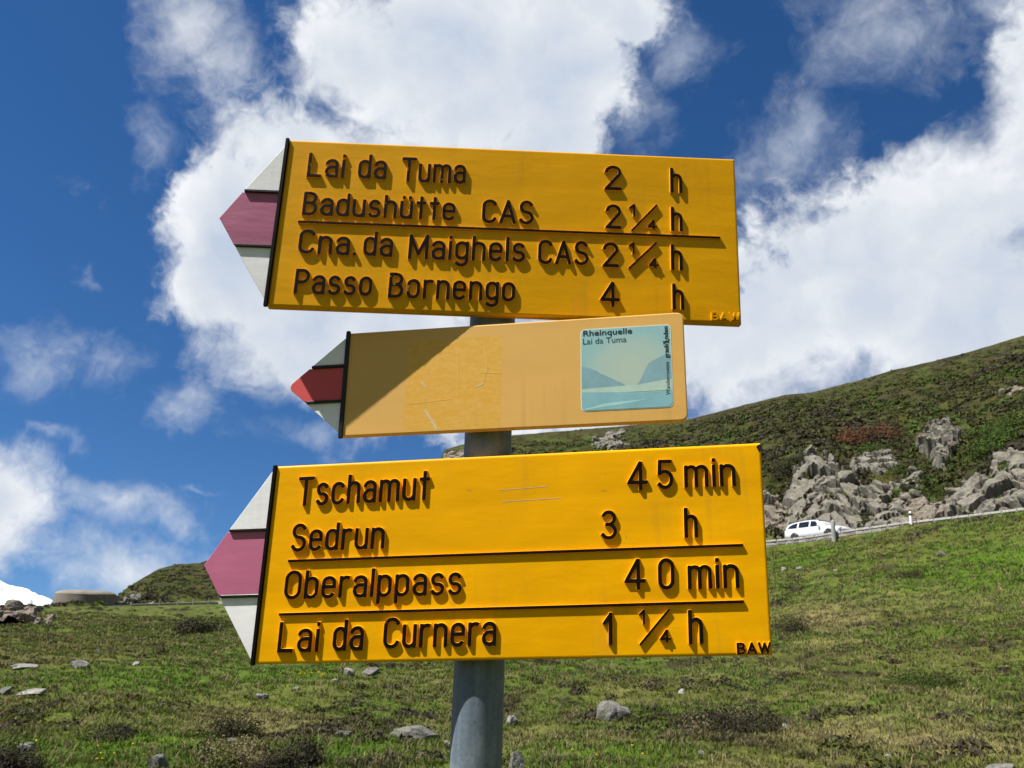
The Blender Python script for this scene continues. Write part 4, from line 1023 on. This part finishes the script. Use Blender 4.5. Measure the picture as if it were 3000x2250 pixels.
outcrop('grey crag at the right edge above the large tilted slabs', [(2142, 1046), (2150, 1002), (2185, 986), (2250, 992), (2250, 1062), (2190, 1048)], 0.5, 9, None, 1.6, 1.2, 1.3, 0.9, 3)
outcrop('scattered grey rocks seen between the middle and lowest boards', [(1276, 970), (1284, 945), (1300, 950), (1318, 932), (1345, 930), (1350, 945), (1330, 950), (1362, 962), (1330, 975)], 0.2, 10, None, 1.5, 0.3, 1.2, 1.0, 6)
outcrop('small rocks on the skyline just left of the post', [(957, 992), (962, 976), (1003, 964), (1010, 992)], 0.1, 11, M_ROCKW, 1.2, 0.2, 0.6, 1.0, 3)
outcrop('pale rocks near the top of the hillside at the right edge', [(2150, 850), (2180, 836), (2212, 836), (2220, 848)], 0.3, 12, M_ROCKW, 1.2, 0.0, 0.8, 0.8, 2)
outcrop('long grey ledge on the left skyline below the snow', [(-30, 1322), (40, 1319), (70, 1332), (92, 1340), (104, 1330), (114, 1350), (-30, 1350)], 0.05, 13, M_ROCKW, 2.4, 0.9, 0.6, 0.9, 1, GL_)
outcrop('grey rock bank at the foot of the far left hill', [(252, 1306), (275, 1288), (300, 1285), (312, 1294), (332, 1306)], 0.1, 14, None, 1.8, 0.5, 1.0, 1.2, 2, GL_)

def crevice_plants():
    g = np.random.default_rng(77); P = np.array(CREVICE); n = len(P)
    mixv = g.uniform(0, 1, (n, 1)); c = np.where(mixv < 0.35, C_HEATH, np.where(mixv < 0.7, C_MOSS * 1.2, C_JUNI * 1.2))
    V, T, C = clumps(P[:, 0], P[:, 1], P[:, 2] - 0.08, g.uniform(0.14, 0.36, n) * (0.6 + 0.3 * P[:, 3]), c, 40, 0.30, g, 0.6)
    o = link('crevice_plants', mesh_np('crevice_plants', V, T, C), M_HEATH); tag(o, 'small heath plants rooted in the cracks of the rock outcrops', 'plants', kind='stuff')
crevice_plants()
# ------------------------------------------------------------------ named shrubs
def shrub(name, label, cat, px, py, w, h, cols, seed, n=2600, leaf=0.055, flat=None, group='low shrubs in the meadow', lobes=7, dr=0.7):
    c, r = on_ground(px, min(py, 1690), 4.0); k = float((c - EYE) @ FWD) / 1711.0; wm, hm = w * k, h * k
    g = np.random.default_rng(seed); root = empty(name, loc=tuple(c)); tag(root, label, cat, group)
    az = math.atan2(c[0], c[1]); ux, uy = math.cos(az), -math.sin(az)
    Vs, Ts, Cs, off = [], [], [], 0
    lx = g.uniform(-0.36, 0.36, lobes) * wm; ld = g.uniform(-0.3, 0.5, lobes) * wm * dr
    R = g.uniform(0.22, 0.42, lobes) * wm
    x = ux * lx + math.sin(az) * ld; y = uy * lx + math.cos(az) * ld
    gz, _ = height(c[0] + x, c[1] + y)
    fl = hm / (0.32 * wm) * (0.95 if group != 'shrubs on the hillside' else 0.5) if flat is None else flat
    ci = g.integers(0, len(cols), lobes); col = np.array([cols[i] for i in ci])
    V, T, C = clumps(x, y, gz - c[2] - 0.02 * hm, R, col, n // lobes, leaf, g, fl)
    link('foliage', mesh_np('foliage', V, T, C), M_HEATH, root)
    v, f = [], []
    for i in range(12):
        a = g.uniform(0, 6.28); j = g.integers(0, lobes)
        p0 = np.array([x[j] * .8, y[j] * .8, gz[j] - c[2] - 0.03]); p1 = p0 + np.array([math.cos(a) * R[j] * .6, math.sin(a) * R[j] * .6, R[j] * fl * .9])
        b = len(v); q = 0.006 + 0.004 * wm
        v += [p0 + (q, 0, 0), p0 + (-q, q, 0), p0 + (-q, -q, 0), p1]; f += [(b, b + 1, b + 3), (b + 1, b + 2, b + 3), (b + 2, b, b + 3)]
    link('stems', mesh_py('stems', v, f), M_TWIG, root)
M_TWIG = flat_mat('twig_bark', (0.07, 0.05, 0.035), 0.9)
HB, GR, OL, ST, RD = tuple(C_HEATH * 0.9), tuple(C_JUNI), tuple(C_OLIVE * 0.6), tuple(C_STRAW * 0.7), (0.105, 0.040, 0.018)
shrub('heather_shrub', 'dark brown domed shrub mound at the bottom left of the post', 'shrub', 612, 1668, 140, 66, [HB, HB, tuple(C_MOSS)], 1, 5200, 0.075)
shrub('heather_shrub', 'straw coloured tussock bank on the left flank of the brown mound', 'tussock', 500, 1664, 110, 60, [ST, tuple(C_OLIVE), ST], 2, 3600, 0.075)
shrub('heather_shrub', 'olive brown shrub in the bottom left corner', 'shrub', 40, 1672, 120, 56, [HB, OL, HB], 3, 4200, 0.075)
shrub('heather_shrub', 'dark low shrub above the straw tussock bank on the left', 'shrub', 495, 1594, 100, 50, [HB, tuple(C_MOSS), OL], 4, 3600, 0.07)
shrub('heather_shrub', 'broad dark heather patch with straw on the right of the big boulder', 'shrub', 1575, 1583, 190, 46, [HB, HB, ST, tuple(C_MOSS)], 5, 6500, 0.05, lobes=12)
shrub('heather_shrub', 'dark shrub beside the lower right corner of the lowest board', 'shrub', 1712, 1367, 74, 36, [HB, HB, OL], 6, 2600, 0.07)
shrub('juniper', 'flat olive green juniper mat on the right slope', 'juniper', 2000, 1479, 136, 30, [GR, OL, GR], 7, 5200, 0.05, lobes=12)
shrub('heather_shrub', 'small dark shrub near the bottom right of the picture', 'shrub', 1735, 1637, 40, 20, [HB, OL], 8, 1400, 0.09)
shrub('heather_shrub', 'brown low shrub on the green band at lower left', 'shrub', 235, 1597, 90, 20, [HB, HB, OL], 9, 2400, 0.07, lobes=9)
shrub('heather_shrub', 'small dark shrub on the left slope, the right one of two', 'shrub', 102, 1532, 30, 15, [HB], 10, 1200, 0.09)
shrub('heather_shrub', 'small dark shrub on the left slope, the left one of two', 'shrub', 36, 1544, 30, 16, [HB], 11, 1200, 0.09)
shrub('heather_shrub', 'dark shrubs on the slope in front of the white marker stone', 'shrub', 440, 1362, 100, 26, [HB, tuple(C_MOSS)], 12, 2600, 0.07, lobes=9)
shrub('heather_shrub', 'dark shrub patch upslope of the straw coloured grass at right', 'shrub', 1960, 1250, 60, 16, [HB, OL], 13, 1800, 0.07)
shrub('juniper', 'bright green juniper thicket right of the layered crag', 'juniper', 2140, 985, 150, 60, [tuple(C_JUNI * 1.2), GR, tuple(C_LUSH * .5)], 14, 5200, 0.05, lobes=14, group='shrubs on the hillside')
shrub('juniper', 'yellow green juniper mat at the right edge on the hillside', 'juniper', 2180, 925, 140, 40, [tuple(C_JUNI * 1.2), GR], 15, 4200, 0.05, lobes=12, group='shrubs on the hillside')
shrub('heather_shrub', 'rusty red brown heath strip on the hillside above the cliff', 'shrub', 1878, 955, 120, 62, [RD, RD, RD, HB], 16, 5200, 0.055, lobes=16, group='shrubs on the hillside')
shrub('juniper', 'green cushion shrub between cliff and tilted slabs', 'juniper', 2030, 1075, 80, 40, [GR, tuple(C_MOSS)], 17, 3000, 0.06, lobes=9, group='shrubs on the hillside')
shrub('heather_shrub', 'green brown cushion right of the rounded outcrop', 'shrub', 1950, 1018, 90, 26, [OL, HB, GR], 18, 3000, 0.06, lobes=9, group='shrubs on the hillside')
shrub('heather_shrub', 'dark heath overhang on top of the tall cliff', 'shrub', 1715, 1020, 100, 40, [HB, HB, tuple(C_MOSS)], 19, 3600, 0.06, lobes=10, group='shrubs on the hillside')
shrub('juniper', 'dark green juniper under the rusty red heath', 'juniper', 1900, 975, 110, 34, [GR, tuple(C_MOSS), tuple(C_MOSS)], 20, 3600, 0.06, lobes=10, group='shrubs on the hillside')
shrub('heather_shrub', 'tiny shrub breaking the skyline at upper right', 'shrub', 2078, 768, 12, 7, [HB], 21, 300, 0.2, group='shrubs on the hillside')

# ------------------------------------------------------------------ road
def edge_line(idx, a0, a1, n):
    az = np.linspace(a0, a1, n); f = FEAT[idx]
    return az, np.interp(az, f[:, 0], f[:, 1]), np.interp(az, f[:, 0], f[:, 2])
A0, A1 = azel(235, 1310)[0], azel(2212, 1110)[0] + 0.12
def build_road():
    az, r0, z0 = edge_line(6, A0, A1, 160); _, r1, z1 = edge_line(7, A0, A1, 160)
    v, f = [], []
    def asph():
        mt = bpy.data.materials.new('asphalt'); mt.use_nodes = True
        t = NT(mt.node_tree); b = t.n['Principled BSDF']; pos = t.n.new('ShaderNodeNewGeometry').outputs['Position']
        t.put(b.inputs['Base Color'], t.ramp(t.noise(pos, 3, 5, 0.7), [(0.3, (0.045, 0.045, 0.046)), (0.7, (0.075, 0.073, 0.070))])); b.inputs['Roughness'].default_value = 0.9
        return mt
    for i in range(160):
        for rr in (r0[i] + 0.15, r1[i] - 0.1): v.append((rr * math.sin(az[i]), rr * math.cos(az[i]), max(z0[i], z1[i]) + 0.03))
    for i in range(159): f.append((2 * i, 2 * i + 1, 2 * i + 3, 2 * i + 2))
    tag(link('road', mesh_py('road', v, f), asph()), kind='structure')
    v, f = [], []
    for i in range(160):
        for rr in (r0[i] + 0.45, r0[i] + 0.60): v.append((rr * math.sin(az[i]), rr * math.cos(az[i]), max(z0[i], z1[i]) + 0.036))
    for i in range(159): f.append((2 * i, 2 * i + 1, 2 * i + 3, 2 * i + 2))
    tag(link('road_marking', mesh_py('road_marking', v, f), flat_mat('road_paint', (0.7, 0.7, 0.68), 0.7)), kind='structure')
build_road()

def build_wall():
    """low roadside wall of squared stones; the grass rises over it to the right"""
    M_MORT = flat_mat('wall_mortar', (0.34, 0.32, 0.28), 0.95)
    stone_m = [rock_mat('wall_stone', (0.15, 0.13, 0.12), (0.24, 0.21, 0.19), (0.26, 0.24, 0.2), 2.0), rock_mat('wall_stone_light', (0.24, 0.22, 0.2), (0.36, 0.34, 0.31), (0.26, 0.24, 0.2), 2.0)]
    cope_m = rock_mat('coping_stone', (0.36, 0.34, 0.31), (0.50, 0.48, 0.44), (0.33, 0.32, 0.27), 2.0)
    a0, a1 = azel(1560, 1180)[0], azel(2212, 1108)[0] + 0.02
    az, r, z = edge_line(6, a0, a1, 400)
    P = np.stack([r * np.sin(az), r * np.cos(az), z], 1)
    seg = np.linalg.norm(np.diff(P, axis=0), axis=1); S = np.concatenate([[0], np.cumsum(seg)])
    at = lambda s: np.array([np.interp(s, S, P[:, i]) for i in range(3)])
    top = 0.34
    root = empty('roadside_wall', loc=tuple(at(S[-1] * 0.3))); tag(root, 'low roadside wall of squared stones with pale coping below the white car', 'wall')
    base = np.array(root.location)
    v, f = [], []
    n = 60
    for i in range(n + 1):
        q = at(S[-1] * i / n); t = at(min(S[-1] * i / n + 0.1, S[-1])) - at(max(S[-1] * i / n - 0.1, 0)); t /= np.linalg.norm(t)
        nn = np.array([-t[1], t[0], 0]); nn = nn if nn @ q < 0 else -nn; nn /= np.linalg.norm(nn)
        for (o, dz) in ((0.02, -2.2), (0.02, top - 0.06), (-0.32, top - 0.06), (-0.32, -2.2)): v.append(q + nn * o + (0, 0, dz) - base)
    for i in range(n):
        for j in range(4): f.append((4 * i + j, 4 * i + (j + 1) % 4, 4 * i + 4 + (j + 1) % 4, 4 * i + 4 + j))
    link('mortar_core', mesh_py('mortar_core', v, f), M_MORT, root)
    def box(name, seed, j):
        bm = bmesh.new(); bmesh.ops.create_cube(bm, size=1.0); g = random.Random(seed)
        for q in bm.verts: q.co += Vector((g.uniform(-j, j), g.uniform(-j, j), g.uniform(-j, j)))
        bmesh.ops.bevel(bm, geom=bm.edges[:], offset=0.05, segments=1, affect='EDGES')
        m = bpy.data.meshes.new(name); bm.to_mesh(m); bm.free(); return m
    st = [box('stone', i, 0.05) for i in range(6)]; cp = [box('coping_slab', 20 + i, 0.02) for i in range(3)]
    for i, q in enumerate(st): q.materials.append(stone_m[i % 2])
    for q in cp: q.materials.append(cope_m)
    g = random.Random(5)
    def put(name, me, s, ln_, dz, hh, depth, out):
        q = at(s + ln_ / 2); t = at(min(s + ln_, S[-1])) - at(s); L = np.linalg.norm(t)
        if L < 1e-4: return
        t /= L; o = link(name, me, me.materials[0], root)
        nn = np.array([-t[1], t[0], 0]); nn = nn if nn @ q < 0 else -nn
        yaw = math.atan2(t[1], t[0]); pit = math.asin(t[2])
        o.location = tuple(q + nn * out + (0, 0, dz) - base); o.rotation_euler = (0, -pit, yaw); o.scale = (ln_ - 0.045, depth, hh)
    zg, _ = height(P[:, 0], P[:, 1])
    courses = 4; ch = 0.27
    for k in range(courses):
        s = g.uniform(0, 0.3); zc = top - 0.10 - ch * (k + 0.5)
        while s < S[-1] - 0.7:
            L = g.uniform(0.42, 0.85); q = at(s + L / 2)
            gz = height(q[0] * (1 - .2 / 60), q[1] * (1 - .2 / 60))[0][0]
            if q[2] + zc + ch > gz - 0.25: put('stone', g.choice(st), s, L, zc, ch - 0.05, 0.16, -0.03)
            s += L
    s = 0.0
    while s < S[-1] - 1.0:
        L = g.uniform(0.9, 1.3); put('coping_slab', g.choice(cp), s, L, top - 0.03, 0.13, 0.46, -0.14); s += L
build_wall()

def far_wall():
    az, r, z = edge_line(6, azel(285, 1306)[0], azel(520, 1300)[0], 60)
    v, f = [], []; mid = np.array([r[30] * math.sin(az[30]), r[30] * math.cos(az[30]), z[30]])
    for a, rr, zz in zip(az, r, z):
        for (o, dz) in ((-0.25, -1.0), (-0.25, 0.14), (0.10, 0.16), (0.10, -1.0)): v.append(np.array([(rr + o) * math.sin(a), (rr + o) * math.cos(a), zz + dz]) - mid)
    for i in range(59):
        for j in range(4): f.append((4 * i + j, 4 * i + (j + 1) % 4, 4 * i + 4 + (j + 1) % 4, 4 * i + 4 + j))
    o = link('kerb_wall', mesh_py('kerb_wall', v, f), rock_mat('pale_kerb_stone', (0.28, 0.29, 0.24), (0.38, 0.385, 0.33), (0.26, 0.28, 0.18), 1.5)); o.location = tuple(mid)
    tag(o, 'low pale kerb wall along the far road below the left hill', 'wall', kind='thing')
far_wall()
# ------------------------------------------------------------------ posts along the road
M_WHITEP = flat_mat('white_post_paint', (0.70, 0.70, 0.68), 0.6); M_GRAN = rock_mat('granite_post', (0.22, 0.22, 0.21), (0.34, 0.33, 0.32), (0.26, 0.26, 0.22), 4.0)
def lathe(name, prof, seg=12):
    v, f = [], []
    for (r, z) in prof:
        for i in range(seg): a = 2 * math.pi * i / seg; v.append((r * math.cos(a), r * math.sin(a), z))
    for j in range(len(prof) - 1):
        for i in range(seg): f.append((j * seg + i, j * seg + (i + 1) % seg, (j + 1) * seg + (i + 1) % seg, (j + 1) * seg + i))
    f.append(tuple(range((len(prof) - 1) * seg, len(prof) * seg))); f.append(tuple(range(seg))[::-1])
    m = mesh_py(name, v, f, True); m.set_sharp_from_angle(angle=math.radians(40)); return m
def at_dist(x, y, r):
    d = sight(x, y); h = math.hypot(d[0], d[1]); return np.array([d[0] / h * r, d[1] / h * r, EYE[2] + d[2] / h * r])
def stone_post(x, ytop, ybot, r, wpx, mat, label, name='road_post', band=False):
    p = at_dist(x, ybot, r); q = at_dist(x, ytop, r); h = q[2] - p[2]; w = wpx * float((p - EYE) @ FWD) / 1711 / 2
    root = empty(name, loc=tuple(p)); tag(root, label, 'post', 'posts along the road edge')
    link('shaft', lathe('shaft', [(w * 1.05, -0.6), (w, 0), (w * 0.92, h * 0.86), (w * 0.75, h * 0.95), (w * 0.35, h)]), mat, root)
    if band: link('reflector_band', lathe('reflector_band', [(w * 1.0, h * 0.70), (w * 0.99, h * 0.84)]), M_BLACK, root)
ra = lambda x: float(np.interp(azel(x, 1150)[0], FEAT[6][:, 0], FEAT[6][:, 1]))
stone_post(1802, 1123, 1166, ra(1802) - 0.35, 10, M_GRAN, 'grey granite post with rounded top in front of the white car')
stone_post(1969, 1104, 1136, ra(1969) - 0.2, 6, M_WHITEP, 'slim white road post in front of the low broken rocks', band=True)
for (x, yt, lab) in ((345, 1289, 'first pale road post from the left below the far hill'), (384, 1292, 'second pale road post from the left below the far hill'),
                     (417, 1289, 'third pale road post from the left below the far hill'), (450, 1288, 'fourth pale road post, beside the arrow tip of the lowest board')):
    stone_post(x, yt + 5, 1304, ra(x) - 0.1, 2.2, M_GRAN, lab)
def marker():
    c, r = on_ground(475, 1363); h = 13 * r / 1711
    m = lathe('marker_stone', [(h * .26, -0.2), (h * .25, 0.1), (h * .22, h * .7), (h * .12, h)]); o = link('marker_stone', m, M_PALE); o.location = tuple(c)
    tag(o, 'small whitish marker stone beside the lower arrow edge of the lowest board', 'marker stone')
marker()

# ------------------------------------------------------------------ round stone tower on the left ridge
def tower():
    mt = bpy.data.materials.new('tower_masonry'); mt.use_nodes = True
    t = NT(mt.node_tree); b = t.n['Principled BSDF']; oc = t.n.new('ShaderNodeTexCoord').outputs['Object']
    n = t.noise(oc, 0.7, 5, 0.6); n2 = t.noise(t.v('MULTIPLY', oc, (1, 1, 0.15)), 1.6, 4, 0.6)
    c = t.ramp(n, [(0.3, (0.13, 0.112, 0.086)), (0.7, (0.20, 0.175, 0.135))])
    c = t.mix(t.m('MULTIPLY', t.step(n2, 0.52, 0.7), 0.4), c, (0.09, 0.085, 0.075, 1))
    t.put(b.inputs['Base Color'], c); b.inputs['Roughness'].default_value = 0.95
    br = t.n.new('ShaderNodeBump'); br.inputs['Strength'].default_value = 0.4; br.inputs['Distance'].default_value = 0.05
    t.put(br.inputs['Height'], t.noise(oc, 4, 4, 0.7)); t.put(b.inputs['Normal'], br.outputs[0])
    R0 = 128.0; p = at_dist(181, 1312, R0); q = at_dist(181, 1274, R0); h = q[2] - p[2]; r = 60 * float((p - EYE) @ FWD) / 1711
    root = empty('round_tower', loc=tuple(p)); tag(root, 'squat round stone tower on the left ridge beside the snowy mountain', 'tower')
    k = 64
    def ringm(name, prof): m = lathe(name, prof, k); return m
    link('drum_wall', ringm('drum_wall', [(r * 1.06, -4), (r * 1.04, 0), (r * 1.0, h * 0.74)]), mt, root)
    link('domed_roof', ringm('domed_roof', [(r * 1.005, h * 0.735), (r * 0.995, h * 0.78), (r * 0.93, h * 0.86), (r * 0.78, h * 0.94), (r * 0.5, h * 0.985), (r * 0.1, h)]), mt, root)
tower()

# ------------------------------------------------------------------ snowy mountain far off
def mountain():
    R0 = 2600.0; pts = [(-420, 1190), (-300, 1205), (-160, 1215), (-70, 1240), (0, 1256), (30, 1264), (60, 1276), (85, 1284), (110, 1296), (150, 1316), (260, 1345), (420, 1375)]
    xs = np.linspace(-420, 420, 220); ys = np.interp(xs, [p[0] for p in pts], [p[1] for p in pts]) + (fbm(xs * 0.07, xs * 0 + 3, 4, 7) - 0.5) * 12
    v, f = [], []; rows = 46
    for j in range(rows):
        u = j / (rows - 1)
        for i, (x, y) in enumerate(zip(xs, ys)):
            p = at_dist(x, y, R0); base = at_dist(x, 1400, R0)
            zt = p[2]; fr = (1 - u) if u <= 1 else 0
            d = (u - 0.0) * 900; a = math.atan2(p[0], p[1]); rr = R0 - d
            z = zt + (base[2] - 40 - zt) * u ** 1.1 + (float(fbm(np.array([rr * 0.006 + x * 0.02]), np.array([x * 0.05]), 4, 9)[0]) - 0.5) * 70 * min(1, u * 4)
            v.append((rr * math.sin(a), rr * math.cos(a), z))
    k = len(xs)
    for j in range(rows - 1):
        for i in range(k - 1): f.append((j * k + i, j * k + i + 1, (j + 1) * k + i + 1, (j + 1) * k + i))
    b0 = len(v)
    for i in range(k): q = v[i]; s = (R0 + 1200) / R0; v.append((q[0] * s, q[1] * s, -300))
    for i in range(k - 1): f.append((i + 1, i, b0 + i, b0 + i + 1))
    mt = bpy.data.materials.new('snow_and_rock'); mt.use_nodes = True
    t = NT(mt.node_tree); b = t.n['Principled BSDF']; pos = t.n.new('ShaderNodeNewGeometry').outputs['Position']
    n = t.noise(pos, 0.03, 7, 0.7, 0.6)
    t.put(b.inputs['Base Color'], t.mix(t.step(t.m('ADD', n, t.m('MULTIPLY', t.step(t.xyz(pos)[2], -40.0, 60.0), 0.06)), 0.60, 0.66), (0.86, 0.87, 0.90, 1), (0.16, 0.15, 0.15, 1))); b.inputs['Roughness'].default_value = 0.8
    tag(link('snowy_mountain', mesh_py('snowy_mountain', v, f, True), mt), kind='structure')
mountain()

# ------------------------------------------------------------------ white estate car on the road
def car():
    def cm(name, col, rough, spec=0.5, coat=0.0, metal=0.0):
        mt = bpy.data.materials.new(name); mt.use_nodes = True; t = NT(mt.node_tree); b = t.n['Principled BSDF']
        oc = t.n.new('ShaderNodeTexCoord').outputs['Object']
        t.put(b.inputs['Base Color'], t.ramp(t.noise(oc, 3, 4, 0.6), [(0.3, tuple(c * 0.94 for c in col)), (0.7, col)]))
        b.inputs['Roughness'].default_value = rough; b.inputs['Specular IOR Level'].default_value = spec; b.inputs['Coat Weight'].default_value = coat; b.inputs['Metallic'].default_value = metal
        return mt
    white = cm('car_white', (0.62, 0.63, 0.65), 0.25, 0.5, 0.6); glass = cm('car_glass', (0.012, 0.014, 0.018), 0.06, 0.7); rub = cm('tyre_rubber', (0.02, 0.02, 0.02), 0.8)
    rim = cm('wheel_rim', (0.45, 0.46, 0.47), 0.35, 0.5, 0, 0.8); blk = cm('black_trim', (0.02, 0.02, 0.022), 0.5); redl = cm('tail_lamp', (0.35, 0.01, 0.01), 0.15); clr = cm('head_lamp', (0.6, 0.62, 0.64), 0.1)
    aR, aF = azel(1700, 1160)[0], azel(1843, 1143)[0]
    f6 = FEAT[6]; f7 = FEAT[7]
    def rp(a, off):
        r = float(np.interp(a, f6[:, 0], f6[:, 1])) + off
        z = max(float(np.interp(a, f6[:, 0], f6[:, 2])), float(np.interp(a, f7[:, 0], f7[:, 2]))) + 0.03
        return np.array([r * math.sin(a), r * math.cos(a), z])
    pr, pf = rp(aR, 1.9), rp(aF, 1.9)
    d = Vector(pf - pr); L = d.length; mid = Vector((pr + pf) / 2); X = d.normalized(); Yv = Vector((0, 0, 1)).cross(X).normalized(); Zv = X.cross(Yv)
    root = empty('estate_car', Matrix(((X.x, Yv.x, Zv.x, mid.x), (X.y, Yv.y, Zv.y, mid.y), (X.z, Yv.z, Zv.z, mid.z), (0, 0, 0, 1))))
    tag(root, 'white estate car with dark windows driving uphill behind the roadside wall', 'car')
    S = L / 4.62 * 0.85   # real length about four and a half metres
    # stations along the car: x, underside, shoulder height, roof height, half width low, half width shoulder, half width roof
    st = [(-2.30, .42, .80, .82, .72, .70, .66), (-2.26, .34, .90, 1.00, .80, .78, .68), (-2.10, .30, .93, 1.25, .86, .83, .66), (-1.85, .28, .94, 1.40, .88, .86, .64), (-1.4, .27, .94, 1.46, .89, .875, .64),
          (-.7, .25, .93, 1.49, .89, .88, .64), (0, .24, .92, 1.48, .89, .88, .64), (.35, .24, .915, 1.44, .89, .88, .63), (.70, .24, .91, 1.30, .89, .88, .66), (1.0, .24, .91, 1.12, .89, .87, .72), (1.22, .25, .90, .965, .89, .86, .78),
          (1.5, .26, .86, .91, .88, .85, .74), (1.9, .27, .80, .85, .86, .82, .70), (2.15, .28, .72, .77, .80, .76, .66), (2.28, .34, .62, .66, .72, .68, .60), (2.32, .42, .56, .58, .66, .62, .56)]
    v, f = [], []
    for (x, zb, zs, zr, wb, ws, wr) in st:
        half = [(wb * .86, zb), (wb, zb + .12), (wb * 1.01, (zb + zs) / 2), (ws, zs), (wr + (ws - wr) * .12, zr - .05), (wr * .86, zr - .005), (0.0001, zr + .012)]
        for (y, z) in half: v.append((x, y, z))
        for (y, z) in half[::-1]: v.append((x, -y, z))
    k = 14
    for i in range(len(st) - 1):
        for j in range(k): f.append((i * k + j, i * k + (j + 1) % k, (i + 1) * k + (j + 1) % k, (i + 1) * k + j))
    f.append(tuple(range(k))); f.append(tuple(range((len(st) - 1) * k, len(st) * k))[::-1])
    bm_ = mesh_py('body', [(q[0] * S, q[1] * S, q[2] * S) for q in v], f, True); body = link('body', bm_, white, root)
    bmm = bmesh.new(); bmm.from_mesh(bm_); bmesh.ops.recalc_face_normals(bmm, faces=bmm.faces[:]); bmm.to_mesh(bm_); bmm.free()
    def surf(x, fr, sgn, out=0.012):      # point on the side glass band, fr 0 = shoulder, 1 = roof rail
        q = [np.interp(x, [s[0] for s in st], [s[i] for s in st]) for i in range(1, 7)]
        zs, zr, ws, wr = q[1], q[2], q[4], q[5]
        y = ws + ((wr + (ws - wr) * .12) - ws) * fr; z = zs + (zr - .05 - zs) * fr
        return (x * S, sgn * (y + out) * S, z * S)
    for sgn in (1, -1):
        for (nm, pts) in (('side_window', [(-.02, .10), (.62, .10), (.60, .40), (.36, .90), (-.02, .92)]), ('side_window', [(-1.0, .10), (-.14, .10), (-.14, .92), (-1.0, .92)]), ('quarter_window', [(-1.98, .18), (-1.14, .10), (-1.12, .90), (-1.55, .86), (-1.85, .60)])):
            m = mesh_py(nm, [surf(x, fr, sgn) for (x, fr) in pts], [tuple(range(len(pts)))]); link(nm, m, glass, root)
        m = bmesh.new(); bmesh.ops.create_uvsphere(m, u_segments=10, v_segments=6, radius=1, matrix=Matrix.Translation((.72 * S, sgn * 1.0 * S, .97 * S)) @ Matrix.Diagonal((.09, .10, .075, 1))); me = bpy.data.meshes.new('wing_mirror'); m.to_mesh(me); m.free(); link('wing_mirror', me, white, root)
        for (nm, x, z, sx, sy, sz, mt) in (('tail_lamp', -2.20, .82, .08, .10, .13, redl), ('head_lamp', 2.16, .62, .12, .16, .07, clr)):
            m = bmesh.new(); bmesh.ops.create_cube(m, size=2, matrix=Matrix.Translation((x * S, sgn * .68 * S, z * S)) @ Matrix.Diagonal((sx, sy, sz, 1))); bmesh.ops.bevel(m, geom=m.edges[:], offset=.03, segments=2, affect='EDGES'); me = bpy.data.meshes.new(nm); m.to_mesh(me); m.free(); link(nm, me, mt, root)
        m = mesh_py('roof_rail', [((x) * S, sgn * (.60 + dy) * S, (z + dz) * S) for (x, z) in ((-1.75, 1.43), (-.7, 1.52), (.2, 1.49)) for (dy, dz) in ((-.02, 0), (.02, 0), (.02, .045), (-.02, .045))], [(4 * i + j, 4 * i + (j + 1) % 4, 4 * i + 4 + (j + 1) % 4, 4 * i + 4 + j) for i in range(2) for j in range(4)] + [(0, 1, 2, 3), (11, 10, 9, 8)]); link('roof_rail', m, blk, root)
        for x in (-1.38, 1.40):
            w = empty('wheel'); w.parent = root; w.location = (x * S, sgn * .80 * S, .315 * S)
            for (nm, prof, mt) in (('tyre', [(.20, -.10), (.30, -.10), (.315, -.07), (.315, .07), (.30, .10), (.20, .10)], rub), ('rim', [(.02, -.085), (.19, -.095), (.205, -.06), (.205, .06), (.19, .095), (.02, .085)], rim)):
                o = link(nm, lathe(nm, [(a * S, b * S) for a, b in prof], 20), mt, w); o.rotation_euler = (math.pi / 2, 0, 0)
            o = link('wheel_arch', lathe('wheel_arch', [(.37 * S, -.10 * S), (.37 * S, .103 * S)], 20), blk, root); o.rotation_euler = (math.pi / 2, 0, 0); o.location = (x * S, sgn * .795 * S, .33 * S)
    def quad(nm, xs, mt):
        m = mesh_py(nm, [(x * S + .01, y * S, z * S + .012) for (x, y, z) in xs], [tuple(range(len(xs)))]); link(nm, m, mt, root)
    quad('windscreen', [(.42, .58, 1.43), (1.16, .72, 1.0), (1.16, -.72, 1.0), (.42, -.58, 1.43)], glass)
    quad('rear_window', [(-2.26, .60, 1.02), (-1.96, .56, 1.37), (-1.96, -.56, 1.37), (-2.26, -.60, 1.02)], glass)
    quad('number_plate', [(-2.335, .26, .70), (-2.335, .26, .80), (-2.335, -.26, .80), (-2.335, -.26, .70)], clr)
car()
